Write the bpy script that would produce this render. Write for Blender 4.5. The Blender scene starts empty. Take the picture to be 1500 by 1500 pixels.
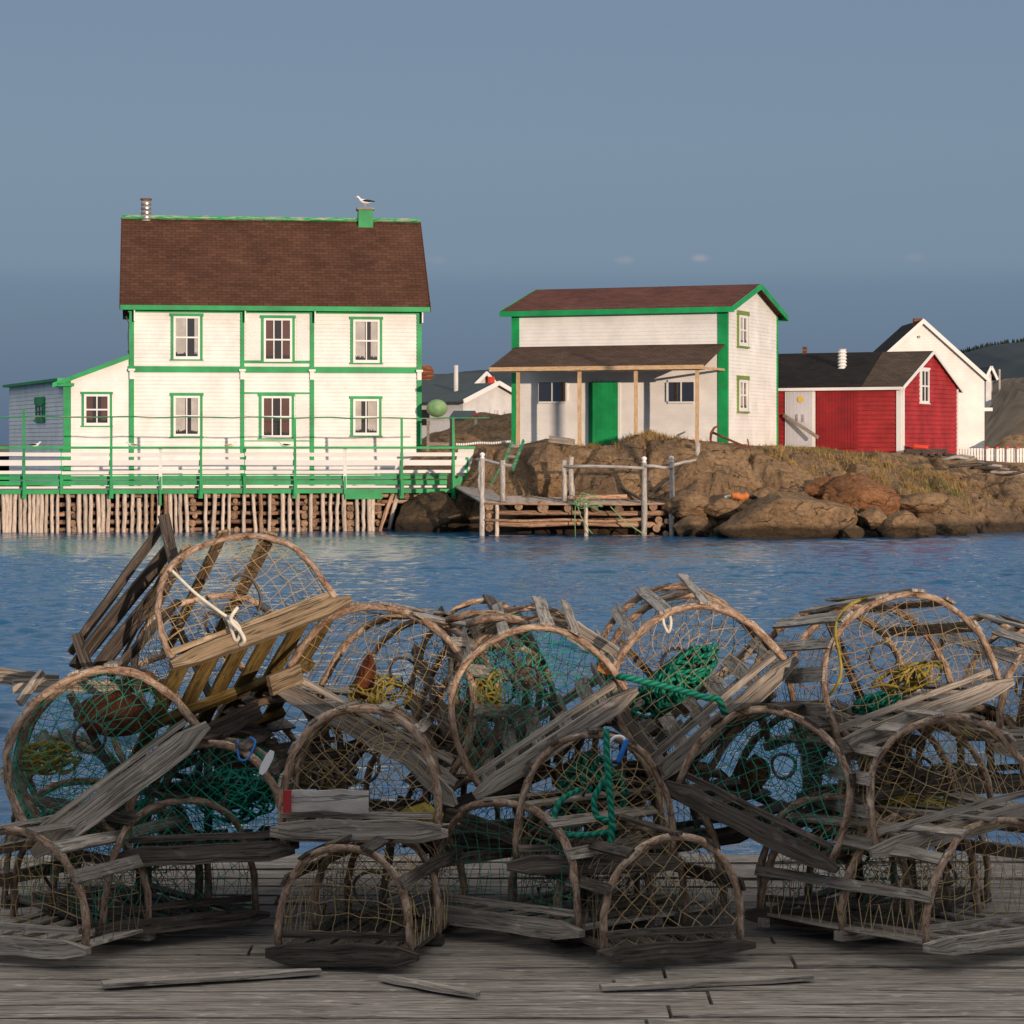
import bpy, math, random
from mathutils import Vector, Matrix, noise
R = math.radians
random.seed(7)
F = 3600.0; H = 2.7; HY = 650.0          # focal length and horizon row of the 1500 px photograph, eye height above the water
scene = bpy.context.scene
C = scene.collection
# ------------------------------------------------------------------ camera
cd = bpy.data.cameras.new('camera'); cam = bpy.data.objects.new('camera', cd); C.objects.link(cam)
cam.location = (0, 0, H); cam.rotation_euler = (R(90), 0, 0)
cd.sensor_width = 36; cd.lens = 36*F/1500; cd.shift_y = -(750-HY)/1500
cd.clip_start = 0.1; cd.clip_end = 8000
scene.camera = cam
# ------------------------------------------------------------------ light
SUN_AZ, SUN_EL = 27.0, 5.6
w = bpy.data.worlds.new("World"); scene.world = w; w.use_nodes = True
nt = w.node_tree; nt.nodes.clear()
out = nt.nodes.new('ShaderNodeOutputWorld'); bg = nt.nodes.new('ShaderNodeBackground'); bg.inputs[1].default_value = 0.1
nt.links.new(bg.outputs[0], out.inputs[0])
sky = nt.nodes.new('ShaderNodeTexSky'); sky.sky_type = 'NISHITA'; sky.sun_disc = False
sky.sun_elevation = R(SUN_EL); sky.sun_rotation = R(180-SUN_AZ); sky.air_density = 1.0; sky.dust_density = 1.0; sky.ozone_density = 2.0
tc = nt.nodes.new('ShaderNodeTexCoord'); sep = nt.nodes.new('ShaderNodeSeparateXYZ'); nt.links.new(tc.outputs['Generated'], sep.inputs[0])
ramp = nt.nodes.new('ShaderNodeValToRGB'); nt.links.new(sep.outputs[2], ramp.inputs[0])
SKY = [(0.0, (.095, .158, .262)), (0.035, (.120, .188, .298)), (0.064, (.148, .222, .335)), (0.072, (.185, .262, .372)), (0.12, (.205, .280, .388)), (0.18, (.195, .270, .385)),
       (0.24, (.075, .20, .42)), (0.31, (.055, .19, .43)), (0.42, (.70, .73, .78)), (0.55, (.80, .82, .86)), (0.75, (1.0, 1.0, 1.0)), (1.0, (1.0, 1.0, 1.0))]
el = ramp.color_ramp.elements
while len(el) < len(SKY): el.new(0.5)
for e, (p, c) in zip(el, SKY): e.position = p; e.color = (*c, 1)
vm = nt.nodes.new('ShaderNodeVectorMath'); vm.operation = 'SCALE'; vm.inputs['Scale'].default_value = 10.0
nt.links.new(ramp.outputs[0], vm.inputs[0])
cnz = nt.nodes.new('ShaderNodeTexNoise'); cnz.inputs['Scale'].default_value = 260; cnz.inputs['Detail'].default_value = 5; nt.links.new(tc.outputs['Generated'], cnz.inputs['Vector'])
lastc = vm.outputs[0]
for cpx, cpy, cr_, ca in ((915, 381, .0055, .20), (1026, 378, .0052, .34), (1340, 377, .006, .10), (640, 381, .006, .09)):     # faint puffs of cloud low over the store
    dv_ = Vector(((cpx-750)/F, 1, (HY-cpy)/F)).normalized(); s1 = nt.nodes.new('ShaderNodeVectorMath'); s1.operation = 'SUBTRACT'; nt.links.new(tc.outputs['Generated'], s1.inputs[0]); s1.inputs[1].default_value = dv_
    s2 = nt.nodes.new('ShaderNodeVectorMath'); s2.operation = 'MULTIPLY'; nt.links.new(s1.outputs[0], s2.inputs[0]); s2.inputs[1].default_value = (1, 1, 2.2)
    s3 = nt.nodes.new('ShaderNodeVectorMath'); s3.operation = 'LENGTH'; nt.links.new(s2.outputs[0], s3.inputs[0])
    s4 = nt.nodes.new('ShaderNodeMapRange'); s4.inputs[1].default_value = 0; s4.inputs[2].default_value = cr_; s4.inputs[3].default_value = 1; s4.inputs[4].default_value = 0; s4.interpolation_type = 'SMOOTHSTEP'; nt.links.new(s3.outputs['Value'], s4.inputs[0])
    s5 = nt.nodes.new('ShaderNodeMath'); s5.operation = 'MULTIPLY'; nt.links.new(s4.outputs[0], s5.inputs[0]); nt.links.new(cnz.outputs[0], s5.inputs[1])
    s6 = nt.nodes.new('ShaderNodeMath'); s6.operation = 'MULTIPLY'; nt.links.new(s5.outputs[0], s6.inputs[0]); s6.inputs[1].default_value = ca*2
    cm = nt.nodes.new('ShaderNodeMixRGB'); nt.links.new(s6.outputs[0], cm.inputs[0]); nt.links.new(lastc, cm.inputs[1]); cm.inputs[2].default_value = (5.2, 4.3, 4.4, 1); lastc = cm.outputs[0]
mx = nt.nodes.new('ShaderNodeMixRGB'); mx.inputs[0].default_value = 0.88
nt.links.new(sky.outputs[0], mx.inputs[1]); nt.links.new(lastc, mx.inputs[2]); nt.links.new(mx.outputs[0], bg.inputs[0])
sd = bpy.data.lights.new('sun', 'SUN'); sun = bpy.data.objects.new('sun', sd); C.objects.link(sun)
sd.energy = 3.8; sd.angle = R(0.5); sd.color = (1.0, 0.79, 0.62)
sdir = Vector((math.sin(R(SUN_AZ))*math.cos(R(SUN_EL)), -math.cos(R(SUN_AZ))*math.cos(R(SUN_EL)), math.sin(R(SUN_EL))))
sun.rotation_euler = sdir.to_track_quat('Z', 'Y').to_euler(); sun.location = (20, -20, 20)
scene.view_settings.view_transform = 'Standard'; scene.view_settings.look = 'None'
scene.view_settings.exposure = 0.0; scene.view_settings.gamma = 1.0

# ------------------------------------------------------------------ materials
MATS = {}
def mat(name, rough=0.8, spec=0.3):
    m = bpy.data.materials.new(name); m.use_nodes = True
    b = m.node_tree.nodes['Principled BSDF']; b.inputs['Roughness'].default_value = rough
    b.inputs['Specular IOR Level'].default_value = spec
    MATS[name] = m
    return m, m.node_tree, b
def N(nt, t, **kw):
    n = nt.nodes.new(t)
    for k, v in kw.items(): setattr(n, k, v)
    return n
def mapping(nt, src, scale):
    t = N(nt, 'ShaderNodeTexCoord'); mp = N(nt, 'ShaderNodeMapping'); mp.inputs['Scale'].default_value = scale
    nt.links.new(t.outputs[src], mp.inputs[0]); return mp.outputs[0]
def nz(nt, vec, scale, detail=4, rough=.6):
    n = N(nt, 'ShaderNodeTexNoise'); n.inputs['Scale'].default_value = scale; n.inputs['Detail'].default_value = detail; n.inputs['Roughness'].default_value = rough
    nt.links.new(vec, n.inputs['Vector']); return n.outputs[0]
def rmp(nt, fac, stops):
    r = N(nt, 'ShaderNodeValToRGB'); e = r.color_ramp.elements
    while len(e) < len(stops): e.new(.5)
    for q, (p, c) in zip(e, stops): q.position = p; q.color = (*c, 1)
    nt.links.new(fac, r.inputs[0]); return r.outputs[0]
def bump(nt, b, h, strength=.3, dist=.01):
    bp = N(nt, 'ShaderNodeBump'); bp.inputs['Strength'].default_value = strength; bp.inputs['Distance'].default_value = dist
    nt.links.new(h, bp.inputs['Height']); nt.links.new(bp.outputs[0], b.inputs['Normal'])
def mixc(nt, fac, a, c, mode='MIX'):
    m = N(nt, 'ShaderNodeMixRGB', blend_type=mode)
    for i, v in ((0, fac), (1, a), (2, c)):
        if isinstance(v, (int, float)): m.inputs[i].default_value = v
        elif isinstance(v, tuple): m.inputs[i].default_value = (*v, 1)
        else: nt.links.new(v, m.inputs[i])
    return m.outputs[0]
def paint(name, col, rough=.6, wear=None, wearpos=.62, amt=.10):
    m, nt, b = mat(name, rough)
    v = mapping(nt, 'Object', (1, 1, 1)); n = nz(nt, v, 1.3, 6); 
    lo = tuple(c*(1-amt*1.6) for c in col); hi = tuple(min(1, c*(1+amt)) for c in col)
    c = rmp(nt, n, [(.3, lo), (.7, hi)])
    v2 = mapping(nt, 'Object', (.6, .6, 9)); n2 = nz(nt, v2, 3.0, 5, .7)
    if wear: c = mixc(nt, rmp(nt, n2, [(wearpos, (0, 0, 0)), (wearpos+.06, (1, 1, 1))]), c, wear)
    nt.links.new(c, b.inputs['Base Color']); bump(nt, b, n2, .12, .004)
    return m
def wood(name, stops, rough=.85, gs=(2.2, 70, 70), bstr=.7, rnd=.35, crack=.8):
    m, nt, b = mat(name, rough, .2)
    v = mapping(nt, 'UV', gs); n = nz(nt, v, 1.0, 9, .74)
    c = rmp(nt, n, stops)
    v2 = mapping(nt, 'UV', (3, 14, 14)); n2 = nz(nt, v2, 1.3, 6, .7)          # blotches of weathering
    c = mixc(nt, rmp(nt, n2, [(.40, (0, 0, 0)), (.70, (.55,)*3)]), c, tuple(x*.5 for x in stops[0][1]))
    n4 = nz(nt, mapping(nt, 'UV', (5, 9, 9)), 2.7, 3, .5); c = mixc(nt, rmp(nt, n4, [(.60, (0, 0, 0)), (.74, (.5,)*3)]), c, tuple(min(1, x*1.35) for x in stops[-1][1]))
    v3 = mapping(nt, 'UV', (gs[0]*.55, gs[1]*.55, gs[2]*.55)); n3 = nz(nt, v3, 1.7, 3, .5)   # drying cracks along the grain
    ck = rmp(nt, n3, [(.475, (0, 0, 0)), (.497, (crack,)*3), (.52, (0, 0, 0))])
    c = mixc(nt, ck, c, tuple(x*.22 for x in stops[0][1]))
    oi = N(nt, 'ShaderNodeObjectInfo')
    r = rmp(nt, oi.outputs['Random'], [(0, (1-rnd,)*3), (1, (1.0,)*3)])
    c = mixc(nt, 1.0, c, r, 'MULTIPLY')
    nt.links.new(c, b.inputs['Base Color'])
    sb = N(nt, 'ShaderNodeMath', operation='SUBTRACT'); nt.links.new(n, sb.inputs[0]); nt.links.new(ck, sb.inputs[1]); bump(nt, b, sb.outputs[0], bstr, .005)
    return m
paint('white_paint', (.80, .77, .72), .55, (.50, .42, .32), .655, .09)
paint('white_trim', (.78, .76, .72), .5, (.5, .45, .38), .70, .05)
paint('green_paint', (.012, .30, .085), .5, (.06, .20, .10), .60, .22)
paint('green_peeling', (.012, .30, .085), .5, (.42, .36, .27), .50, .15)
paint('green_weathered', (.02, .22, .10), .7, (.25, .26, .16), .52, .15)
paint('olive_trim', (.16, .26, .05), .7, (.35, .30, .16), .55, .15)
paint('red_paint', (.37, .028, .030), .7, (.14, .04, .035), .58, .22)
paint('dark_red_paint', (.30, .018, .022), .75, (.10, .03, .025), .56, .22)
paint('grey_door_paint', (.56, .55, .58), .6, (.3, .25, .22), .66, .06)
paint('yellow_paint', (.75, .48, .05), .5)
paint('orange_plastic', (.62, .19, .04), .6, None, .6, .2)
paint('red_plastic', (.62, .06, .03), .5)
paint('blue_plastic', (.02, .16, .55), .35)
paint('white_plastic', (.75, .75, .74), .35)
paint('rust', (.16, .055, .028), .9, (.30, .11, .05), .52, .3)
paint('steel', (.42, .38, .35), .35, (.10, .06, .05), .56, .25)
MATS['steel'].node_tree.nodes['Principled BSDF'].inputs['Metallic'].default_value = .6
paint('dark_interior', (.02, .02, .022), .9)
paint('curtain', (.56, .52, .46), .9, None, .6, .2)
paint('brown_curtain', (.13, .055, .04), .9, None, .6, .2)
paint('far_white', (.62, .60, .58), .8)
paint('far_roof', (.05, .065, .07), .9)
paint('feather_white', (.75, .73, .70), .8)
paint('feather_black', (.02, .018, .018), .8)
paint('beak', (.65, .35, .12), .6)
wood('fresh_lumber', [(.3, (.60, .36, .17)), (.6, (.80, .56, .33))], .7, rnd=.1)
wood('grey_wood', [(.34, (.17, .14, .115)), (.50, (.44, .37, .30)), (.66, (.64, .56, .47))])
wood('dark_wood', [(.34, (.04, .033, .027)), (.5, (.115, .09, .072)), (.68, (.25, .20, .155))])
wood('warm_wood', [(.30, (.15, .095, .05)), (.48, (.34, .24, .14)), (.7, (.50, .38, .25))])
wood('mossy_wood', [(.30, (.10, .06, .02)), (.5, (.26, .17, .05)), (.7, (.40, .29, .11))])
wood('bark_bow', [(.36, (.17, .09, .055)), (.48, (.42, .27, .18)), (.62, (.64, .49, .36))], gs=(16, 40, 40), bstr=1.0, crack=.5)
wood('pile_wood', [(.26, (.36, .21, .13)), (.42, (.66, .53, .42)), (.7, (.80, .71, .60))], gs=(1.0, 12, 12), rnd=.25, crack=.4)
wood('crib_log', [(.30, (.30, .13, .07)), (.5, (.55, .33, .20)), (.7, (.72, .54, .40))], gs=(1.0, 10, 10), rnd=.5)
wood('log_end', [(.30, (.22, .11, .06)), (.6, (.50, .34, .22))], gs=(9, 9, 9), rnd=.6)
wood('silver_post', [(.30, (.30, .265, .24)), (.5, (.56, .50, .45)), (.7, (.70, .64, .58))], gs=(1.5, 20, 20), rnd=.2)
wood('deck_wood', [(.30, (.20, .17, .15)), (.6, (.42, .38, .35))], gs=(1, 20, 20), rnd=.1)

def shingle(name, cols, mortar):
    m, nt, b = mat(name, .95, .15)
    v = mapping(nt, 'UV', (1, 1, 1))
    br = N(nt, 'ShaderNodeTexBrick'); br.offset = .5
    nt.links.new(v, br.inputs['Vector'])
    for k, val in (('Scale', 1.0), ('Mortar Size', .010), ('Brick Width', .30), ('Row Height', .14), ('Mortar Smooth', .3), ('Bias', 0.0)): br.inputs[k].default_value = val
    br.inputs['Color1'].default_value = (*cols[0], 1); br.inputs['Color2'].default_value = (*cols[1], 1); br.inputs['Mortar'].default_value = (*mortar, 1)
    big = nz(nt, v, .6, 5); c = mixc(nt, 1.0, br.outputs[0], rmp(nt, big, [(.3, (.70, .66, .62)), (.7, (1.22, 1.16, 1.1))]), 'MULTIPLY')
    sp = nz(nt, v, 28, 2, .5); c = mixc(nt, rmp(nt, sp, [(.68, (0, 0, 0)), (.74, (1, 1, 1))]), c, tuple(x*3.4 for x in cols[1]))
    nt.links.new(c, b.inputs['Base Color'])
    add = N(nt, 'ShaderNodeMath', operation='ADD'); nt.links.new(br.outputs['Fac'], add.inputs[0]); g = nz(nt, v, 60, 3); nt.links.new(g, add.inputs[1])
    inv = N(nt, 'ShaderNodeMath', operation='MULTIPLY'); inv.inputs[1].default_value = -1; nt.links.new(add.outputs[0], inv.inputs[0])
    bump(nt, b, inv.outputs[0], .5, .01)
shingle('brown_shingle', ((.074, .035, .023), (.108, .053, .035)), (.044, .022, .015))
shingle('red_shingle', ((.105, .040, .030), (.15, .062, .045)), (.04, .017, .014))
shingle('porch_shingle', ((.075, .047, .036), (.115, .074, .056)), (.035, .022, .018))
shingle('black_felt', ((.012, .011, .011), (.022, .019, .018)), (.008, .008, .008))
shingle('worn_felt', ((.065, .047, .034), (.10, .074, .054)), (.035, .027, .02))

def rockmat(name, base=1.0, tint=(1, 1, 1)):
    m, nt, b = mat(name, .93, .2)
    v = mapping(nt, 'Object', (1, 1, 1.3))
    n1 = nz(nt, v, .55, 8, .62); n2 = nz(nt, v, 7, 9, .75); n3 = nz(nt, v, 22, 5, .7)
    s = lambda r, g, bb: (r*base*tint[0], g*base*tint[1], bb*base*tint[2])
    c1 = rmp(nt, n1, [(.28, s(.11, .072, .045)), (.44, s(.21, .145, .09)), (.58, s(.32, .21, .115)), (.74, s(.36, .27, .18))])
    c2 = rmp(nt, n2, [(.34, (.42, .39, .37)), (.5, (.95, .93, .90)), (.66, (1.35, 1.28, 1.18))])
    c = mixc(nt, 1.0, c1, c2, 'MULTIPLY')
    c = mixc(nt, rmp(nt, n3, [(.62, (0, 0, 0)), (.72, (.5, .5, .5))]), c, s(.40, .34, .26))
    wv_ = N(nt, 'ShaderNodeVectorMath', operation='ADD'); nt.links.new(mapping(nt, 'Object', (.42, .5, 1.5)), wv_.inputs[0]); wn = N(nt, 'ShaderNodeTexNoise'); wn.inputs['Scale'].default_value = 1.6; wn.inputs['Detail'].default_value = 5; nt.links.new(v, wn.inputs['Vector'])
    wsc = N(nt, 'ShaderNodeVectorMath', operation='SCALE'); wsc.inputs['Scale'].default_value = .8; nt.links.new(wn.outputs['Color'], wsc.inputs[0]); nt.links.new(wsc.outputs[0], wv_.inputs[1])
    vo = N(nt, 'ShaderNodeTexVoronoi', feature='DISTANCE_TO_EDGE'); nt.links.new(wv_.outputs[0], vo.inputs['Vector']); vo.inputs['Scale'].default_value = 1.1
    ckr = rmp(nt, vo.outputs['Distance'], [(.0, (.9, .9, .9)), (.018, (0, 0, 0))]); ckr = mixc(nt, 1.0, ckr, rmp(nt, nz(nt, v, .9, 3), [(.46, (0, 0, 0)), (.56, (1, 1, 1))]), 'MULTIPLY'); c = mixc(nt, ckr, c, s(.022, .017, .013))      # open joints in the rock
    ge = N(nt, 'ShaderNodeNewGeometry'); sx = N(nt, 'ShaderNodeSeparateXYZ'); nt.links.new(ge.outputs['Position'], sx.inputs[0])   # dark weed and wet below the tide mark
    tm = N(nt, 'ShaderNodeMath', operation='MULTIPLY_ADD'); nt.links.new(n1, tm.inputs[0]); tm.inputs[1].default_value = -.5; nt.links.new(sx.outputs[2], tm.inputs[2])
    if name != 'red_stone': c = mixc(nt, rmp(nt, tm.outputs[0], [(.0, (.8,)*3), (.16, (0, 0, 0))]), c, (.022, .018, .012))
    nt.links.new(c, b.inputs['Base Color'])
    ad = N(nt, 'ShaderNodeMath', operation='ADD'); nt.links.new(n2, ad.inputs[0]); nt.links.new(n3, ad.inputs[1])
    sb_ = N(nt, 'ShaderNodeMath', operation='SUBTRACT'); nt.links.new(ad.outputs[0], sb_.inputs[0]); nt.links.new(ckr, sb_.inputs[1]); bump(nt, b, sb_.outputs[0], 1.0, .09)
    return m
rockmat('rock', 1.15, (1.0, .97, .95)); rockmat('shaded_rock', .45); rockmat('orange_rock', .9, (1.30, .92, .75)); rockmat('red_stone', .55, (1.7, .8, .6))  # the second rock is a darker copy, shadow put into its colour
def plainn(name, a, bcol, scale=3, rough=.95, space='Object'):
    m, nt, b = mat(name, rough, .15); v = mapping(nt, space, (1, 1, 1)); n = nz(nt, v, scale, 6, .65)
    nt.links.new(rmp(nt, n, [(.3, a), (.7, bcol)]), b.inputs['Base Color']); return m
plainn('dry_grass', (.20, .12, .045), (.42, .29, .11), 2)
plainn('green_grass', (.10, .11, .03), (.24, .22, .07), 2)
plainn('heath', (.06, .045, .03), (.25, .18, .12), .35)
plainn('far_hill', (.022, .034, .042), (.060, .066, .066), .02)  # blue-grey tint puts the haze of distance into the hill colour
plainn('twig', (.22, .12, .08), (.45, .28, .19), 4)
plainn('conifer', (.012, .02, .012), (.035, .045, .025), .5)
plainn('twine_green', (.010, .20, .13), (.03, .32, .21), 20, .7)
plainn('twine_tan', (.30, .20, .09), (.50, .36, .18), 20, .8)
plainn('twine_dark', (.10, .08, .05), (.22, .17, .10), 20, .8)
plainn('rope_yellow', (.16, .12, .02), (.36, .27, .05), 30, .8)
plainn('rope_white', (.50, .46, .38), (.70, .66, .56), 30, .8)
plainn('float_green', (.10, .26, .12), (.30, .40, .18), 3, .5)
def ropemat(name, a, bcol):
    m, nt, b = mat(name, .75, .25)
    v = mapping(nt, 'UV', (1, 1, 1)); wv = N(nt, 'ShaderNodeTexWave'); wv.bands_direction = 'DIAGONAL'; wv.inputs['Scale'].default_value = 22; wv.inputs['Distortion'].default_value = 1
    nt.links.new(v, wv.inputs['Vector']); nt.links.new(rmp(nt, wv.outputs['Fac'], [(.1, a), (.7, bcol)]), b.inputs['Base Color']); bump(nt, b, wv.outputs['Fac'], .8, .006)
ropemat('rope_green', (.004, .10, .06), (.012, .24, .15))
# water
m, nt, b = mat('water', .05, .5)
b.inputs['Base Color'].default_value = (.002, .066, .150, 1); b.inputs['IOR'].default_value = 1.33
v = mapping(nt, 'Object', (1.0, 1.6, 1)); bump(nt, b, nz(nt, v, 14, 3, .6), .6, .010)
# glass
m = bpy.data.materials.new('glass'); m.use_nodes = True; MATS['glass'] = m; nt = m.node_tree; nt.nodes.clear()
o = N(nt, 'ShaderNodeOutputMaterial'); t = N(nt, 'ShaderNodeBsdfTransparent'); g = N(nt, 'ShaderNodeBsdfGlossy'); g.inputs['Roughness'].default_value = .03
mi = N(nt, 'ShaderNodeMixShader'); mi.inputs[0].default_value = .16; nt.links.new(t.outputs[0], mi.inputs[1]); nt.links.new(g.outputs[0], mi.inputs[2]); nt.links.new(mi.outputs[0], o.inputs[0])

# ------------------------------------------------------------------ helpers
def P(px, py, d): return Vector(((px-750)/F*d, d, H+(HY-py)/F*d))
class MB:
    def __init__(s): s.v = []; s.f = []; s.uv = []; s.mi = []
    def face(s, pts, uv=None, mi=0):
        i = len(s.v); s.v += [tuple(p) for p in pts]; s.f.append(tuple(range(i, i+len(pts))))
        if uv is None:
            p0, p1, p2 = Vector(pts[0]), Vector(pts[1]), Vector(pts[2])
            e = (p1-p0); e = e.normalized() if e.length > 1e-9 else Vector((1, 0, 0))
            n = (p1-p0).cross(p2-p0); n = n.normalized() if n.length > 1e-12 else Vector((0, 0, 1))
            f_ = n.cross(e)
            uv = [((Vector(p)-p0).dot(e), (Vector(p)-p0).dot(f_)) for p in pts]
        s.uv += uv; s.mi.append(mi)
    def hexa(s, c, mi=0):   # 8 corners: bottom 4, top 4
        for q in ((0, 3, 2, 1), (4, 5, 6, 7), (0, 1, 5, 4), (1, 2, 6, 5), (2, 3, 7, 6), (3, 0, 4, 7)): s.face([c[k] for k in q], mi=mi)
    def box(s, x0, x1, y0, y1, z0, z1, mi=0):
        s.hexa([(x0, y0, z0), (x1, y0, z0), (x1, y1, z0), (x0, y1, z0), (x0, y0, z1), (x1, y0, z1), (x1, y1, z1), (x0, y1, z1)], mi)
    def beam(s, p0, p1, w, t, wdir=None, taper=(1, 1), seg=1, jit=0, mi=0):
        """plank from p0 to p1: width w along wdir, thickness t across"""
        p0 = Vector(p0); p1 = Vector(p1); a = (p1-p0); L = a.length; a.normalize()
        wd = Vector(wdir) if wdir is not None else (Vector((0, 0, 1)) if abs(a.z) < .9 else Vector((1, 0, 0)))
        wd = (wd-a*wd.dot(a)).normalized(); td = a.cross(wd)
        n = max(seg, 3 if taper != (1, 1) else seg); rings = []
        uo = random.random()*40; off = Vector((0, 0, 0))
        for k in range(n+1):
            f = k/n; c = p0.lerp(p1, f)
            if jit and 0 < k < n: c = c+wd*random.uniform(-jit, jit)+td*random.uniform(-jit, jit)
            ww = w*(taper[0] if k == 0 else taper[1] if k == n else 1)*(1+(random.uniform(-.06, .06) if jit else 0))
            rings.append([c-wd*ww/2-td*t/2, c+wd*ww/2-td*t/2, c+wd*ww/2+td*t/2, c-wd*ww/2+td*t/2])
        per = [0, w, w+t, 2*w+t, 2*w+2*t]
        for k in range(n):
            u0, u1 = uo+L*k/n, uo+L*(k+1)/n
            for j in range(4):
                j2 = (j+1) % 4
                s.face([rings[k][j], rings[k][j2], rings[k+1][j2], rings[k+1][j]], [(u0, uo+per[j]), (u0, uo+per[j+1]), (u1, uo+per[j+1]), (u1, uo+per[j])], mi)
        s.face(rings[0][::-1], [(uo, uo), (uo, uo+.1), (uo+.1, uo+.1), (uo+.1, uo)], mi); s.face(rings[-1], [(uo, uo), (uo, uo+.1), (uo+.1, uo+.1), (uo+.1, uo)], mi)
    def tube(s, pts, r, sides=8, caps=True, mi=0, jit=0, endmi=None):
        pts = [Vector(p) for p in pts]; n = len(pts); rs = r if isinstance(r, (list, tuple)) else [r]*n
        base = len(s.v); uo = random.random()*40; dist = 0; us = []
        prev = None
        for k, p in enumerate(pts):
            if k: dist += (p-pts[k-1]).length
            us.append(uo+dist)
            t = (pts[min(k+1, n-1)]-pts[max(k-1, 0)]);
            t = t.normalized() if t.length > 1e-9 else Vector((0, 0, 1))
            if prev is None: q = t.orthogonal().normalized()
            else:
                q = prev-t*prev.dot(t); q = q.normalized() if q.length > 1e-6 else t.orthogonal().normalized()
            prev = q; e = t.cross(q)
            for j in range(sides):
                a = 2*math.pi*j/sides; rr = rs[k]*(1+(random.uniform(-jit, jit) if jit else 0)); s.v.append(tuple(p+q*math.cos(a)*rr+e*math.sin(a)*rr))
        for k in range(n-1):
            for j in range(sides):
                j2 = (j+1) % sides
                s.f.append((base+k*sides+j, base+k*sides+j2, base+(k+1)*sides+j2, base+(k+1)*sides+j)); s.mi.append(mi)
                c = 2*math.pi*max(rs[k], .001)/sides
                s.uv += [(us[k], uo+j*c), (us[k], uo+(j+1)*c), (us[k+1], uo+(j+1)*c), (us[k+1], uo+j*c)]
        if caps:
            for k, rev in ((0, True), (n-1, False)):
                ids = [base+k*sides+j for j in range(sides)]
                if rev: ids = ids[::-1]
                s.f.append(tuple(ids)); s.mi.append(mi if endmi is None else endmi); s.uv += [(uo+rs[k]*math.cos(6.283*j/sides), uo+rs[k]*math.sin(6.283*j/sides)) for j in range(sides)]
    def slab(s, q, t, mi=0, mi2=None):
        """roof slab: q[0]-q[1] eave edge, q[2]-q[3] ridge edge"""
        q = [Vector(p) for p in q]; n = (q[1]-q[0]).cross(q[3]-q[0]).normalized(); lo = [p-n*t for p in q]
        s.face(q, mi=mi); m2 = mi if mi2 is None else mi2
        s.face(lo[::-1], mi=m2)
        for k in range(4): k2 = (k+1) % 4; s.face([lo[k], lo[k2], q[k2], q[k]], mi=m2)
    def build(s, name, mats, parent=None, smooth=False):
        me = bpy.data.meshes.new(name); me.from_pydata(s.v, [], s.f)
        if not isinstance(mats, (list, tuple)): mats = [mats]
        for mm in mats: me.materials.append(MATS[mm])
        uvl = me.uv_layers.new(name='UVMap'); uvl.data.foreach_set('uv', [x for p in s.uv for x in p])
        me.polygons.foreach_set('material_index', s.mi)
        if smooth: me.polygons.foreach_set('use_smooth', [True]*len(s.f))
        me.update(); o = bpy.data.objects.new(name, me); C.objects.link(o)
        if parent: o.parent = parent
        return o
def tag(o, label, cat, group=None, kind=None):
    if label: o['label'] = label
    if cat: o['category'] = cat
    if group: o['group'] = group
    if kind: o['kind'] = kind
    return o
def empty(name, loc, rz=0, label=None, cat=None, group=None):
    o = bpy.data.objects.new(name, None); C.objects.link(o); o.location = loc; o.rotation_euler = (0, 0, rz); o.empty_display_size = .3
    return tag(o, label, cat, group)
def struct(o): o['kind'] = 'structure'; return o
class Fr:
    """upright frame: local x along a wall, local y into the building"""
    def __init__(s, px, d, deg):
        s.o = ((px-750)/F*d, d); a = R(deg); s.u = (math.cos(a), math.sin(a)); s.v = (-math.sin(a), math.cos(a)); s.deg = deg
    def at(s, px, py, v=0.0):
        k = (px-750)/F; Y = (v+s.o[0]*s.v[0]+s.o[1]*s.v[1])/(k*s.v[0]+s.v[1]); X = k*Y
        return (X-s.o[0])*s.u[0]+(Y-s.o[1])*s.u[1], H+(HY-py)/F*Y
    def side(s, px, py, U):
        k = (px-750)/F; Y = (U+s.o[0]*s.u[0]+s.o[1]*s.u[1])/(k*s.u[0]+s.u[1]); X = k*Y
        return (X-s.o[0])*s.v[0]+(Y-s.o[1])*s.v[1], H+(HY-py)/F*Y
    def root(s, name, label, cat, z=0, group=None): return empty(name, (s.o[0], s.o[1], z), R(s.deg), label, cat, group)
    def w(s, x, y, z=0): return Vector((s.o[0]+x*s.u[0]+y*s.v[0], s.o[1]+x*s.u[1]+y*s.v[1], z))
def fbox(mb, fn, u0, u1, o0, o1, z0, z1, mi=0):
    mb.hexa([fn(u0, o0, z0), fn(u1, o0, z0), fn(u1, o1, z0), fn(u0, o1, z0), fn(u0, o0, z1), fn(u1, o0, z1), fn(u1, o1, z1), fn(u0, o1, z1)], mi)
def clap(mb, fn, z0, z1, span, pitch=.115, lip=.016, mi=0):
    z = z0
    while z < z1-.01:
        zt = min(z+pitch, z1); a0, a1 = span(z); b0, b1 = span(zt); j = random.uniform(-.002, .002)
        if a1-a0 > .02:
            mb.face([fn(a0, lip+j, z), fn(a1, lip+j, z), fn(b1, .002, zt), fn(b0, .002, zt)], mi=mi)
            mb.face([fn(a0, 0, z), fn(a1, 0, z), fn(a1, lip+j, z), fn(a0, lip+j, z)], mi=mi)
        z = zt
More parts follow.
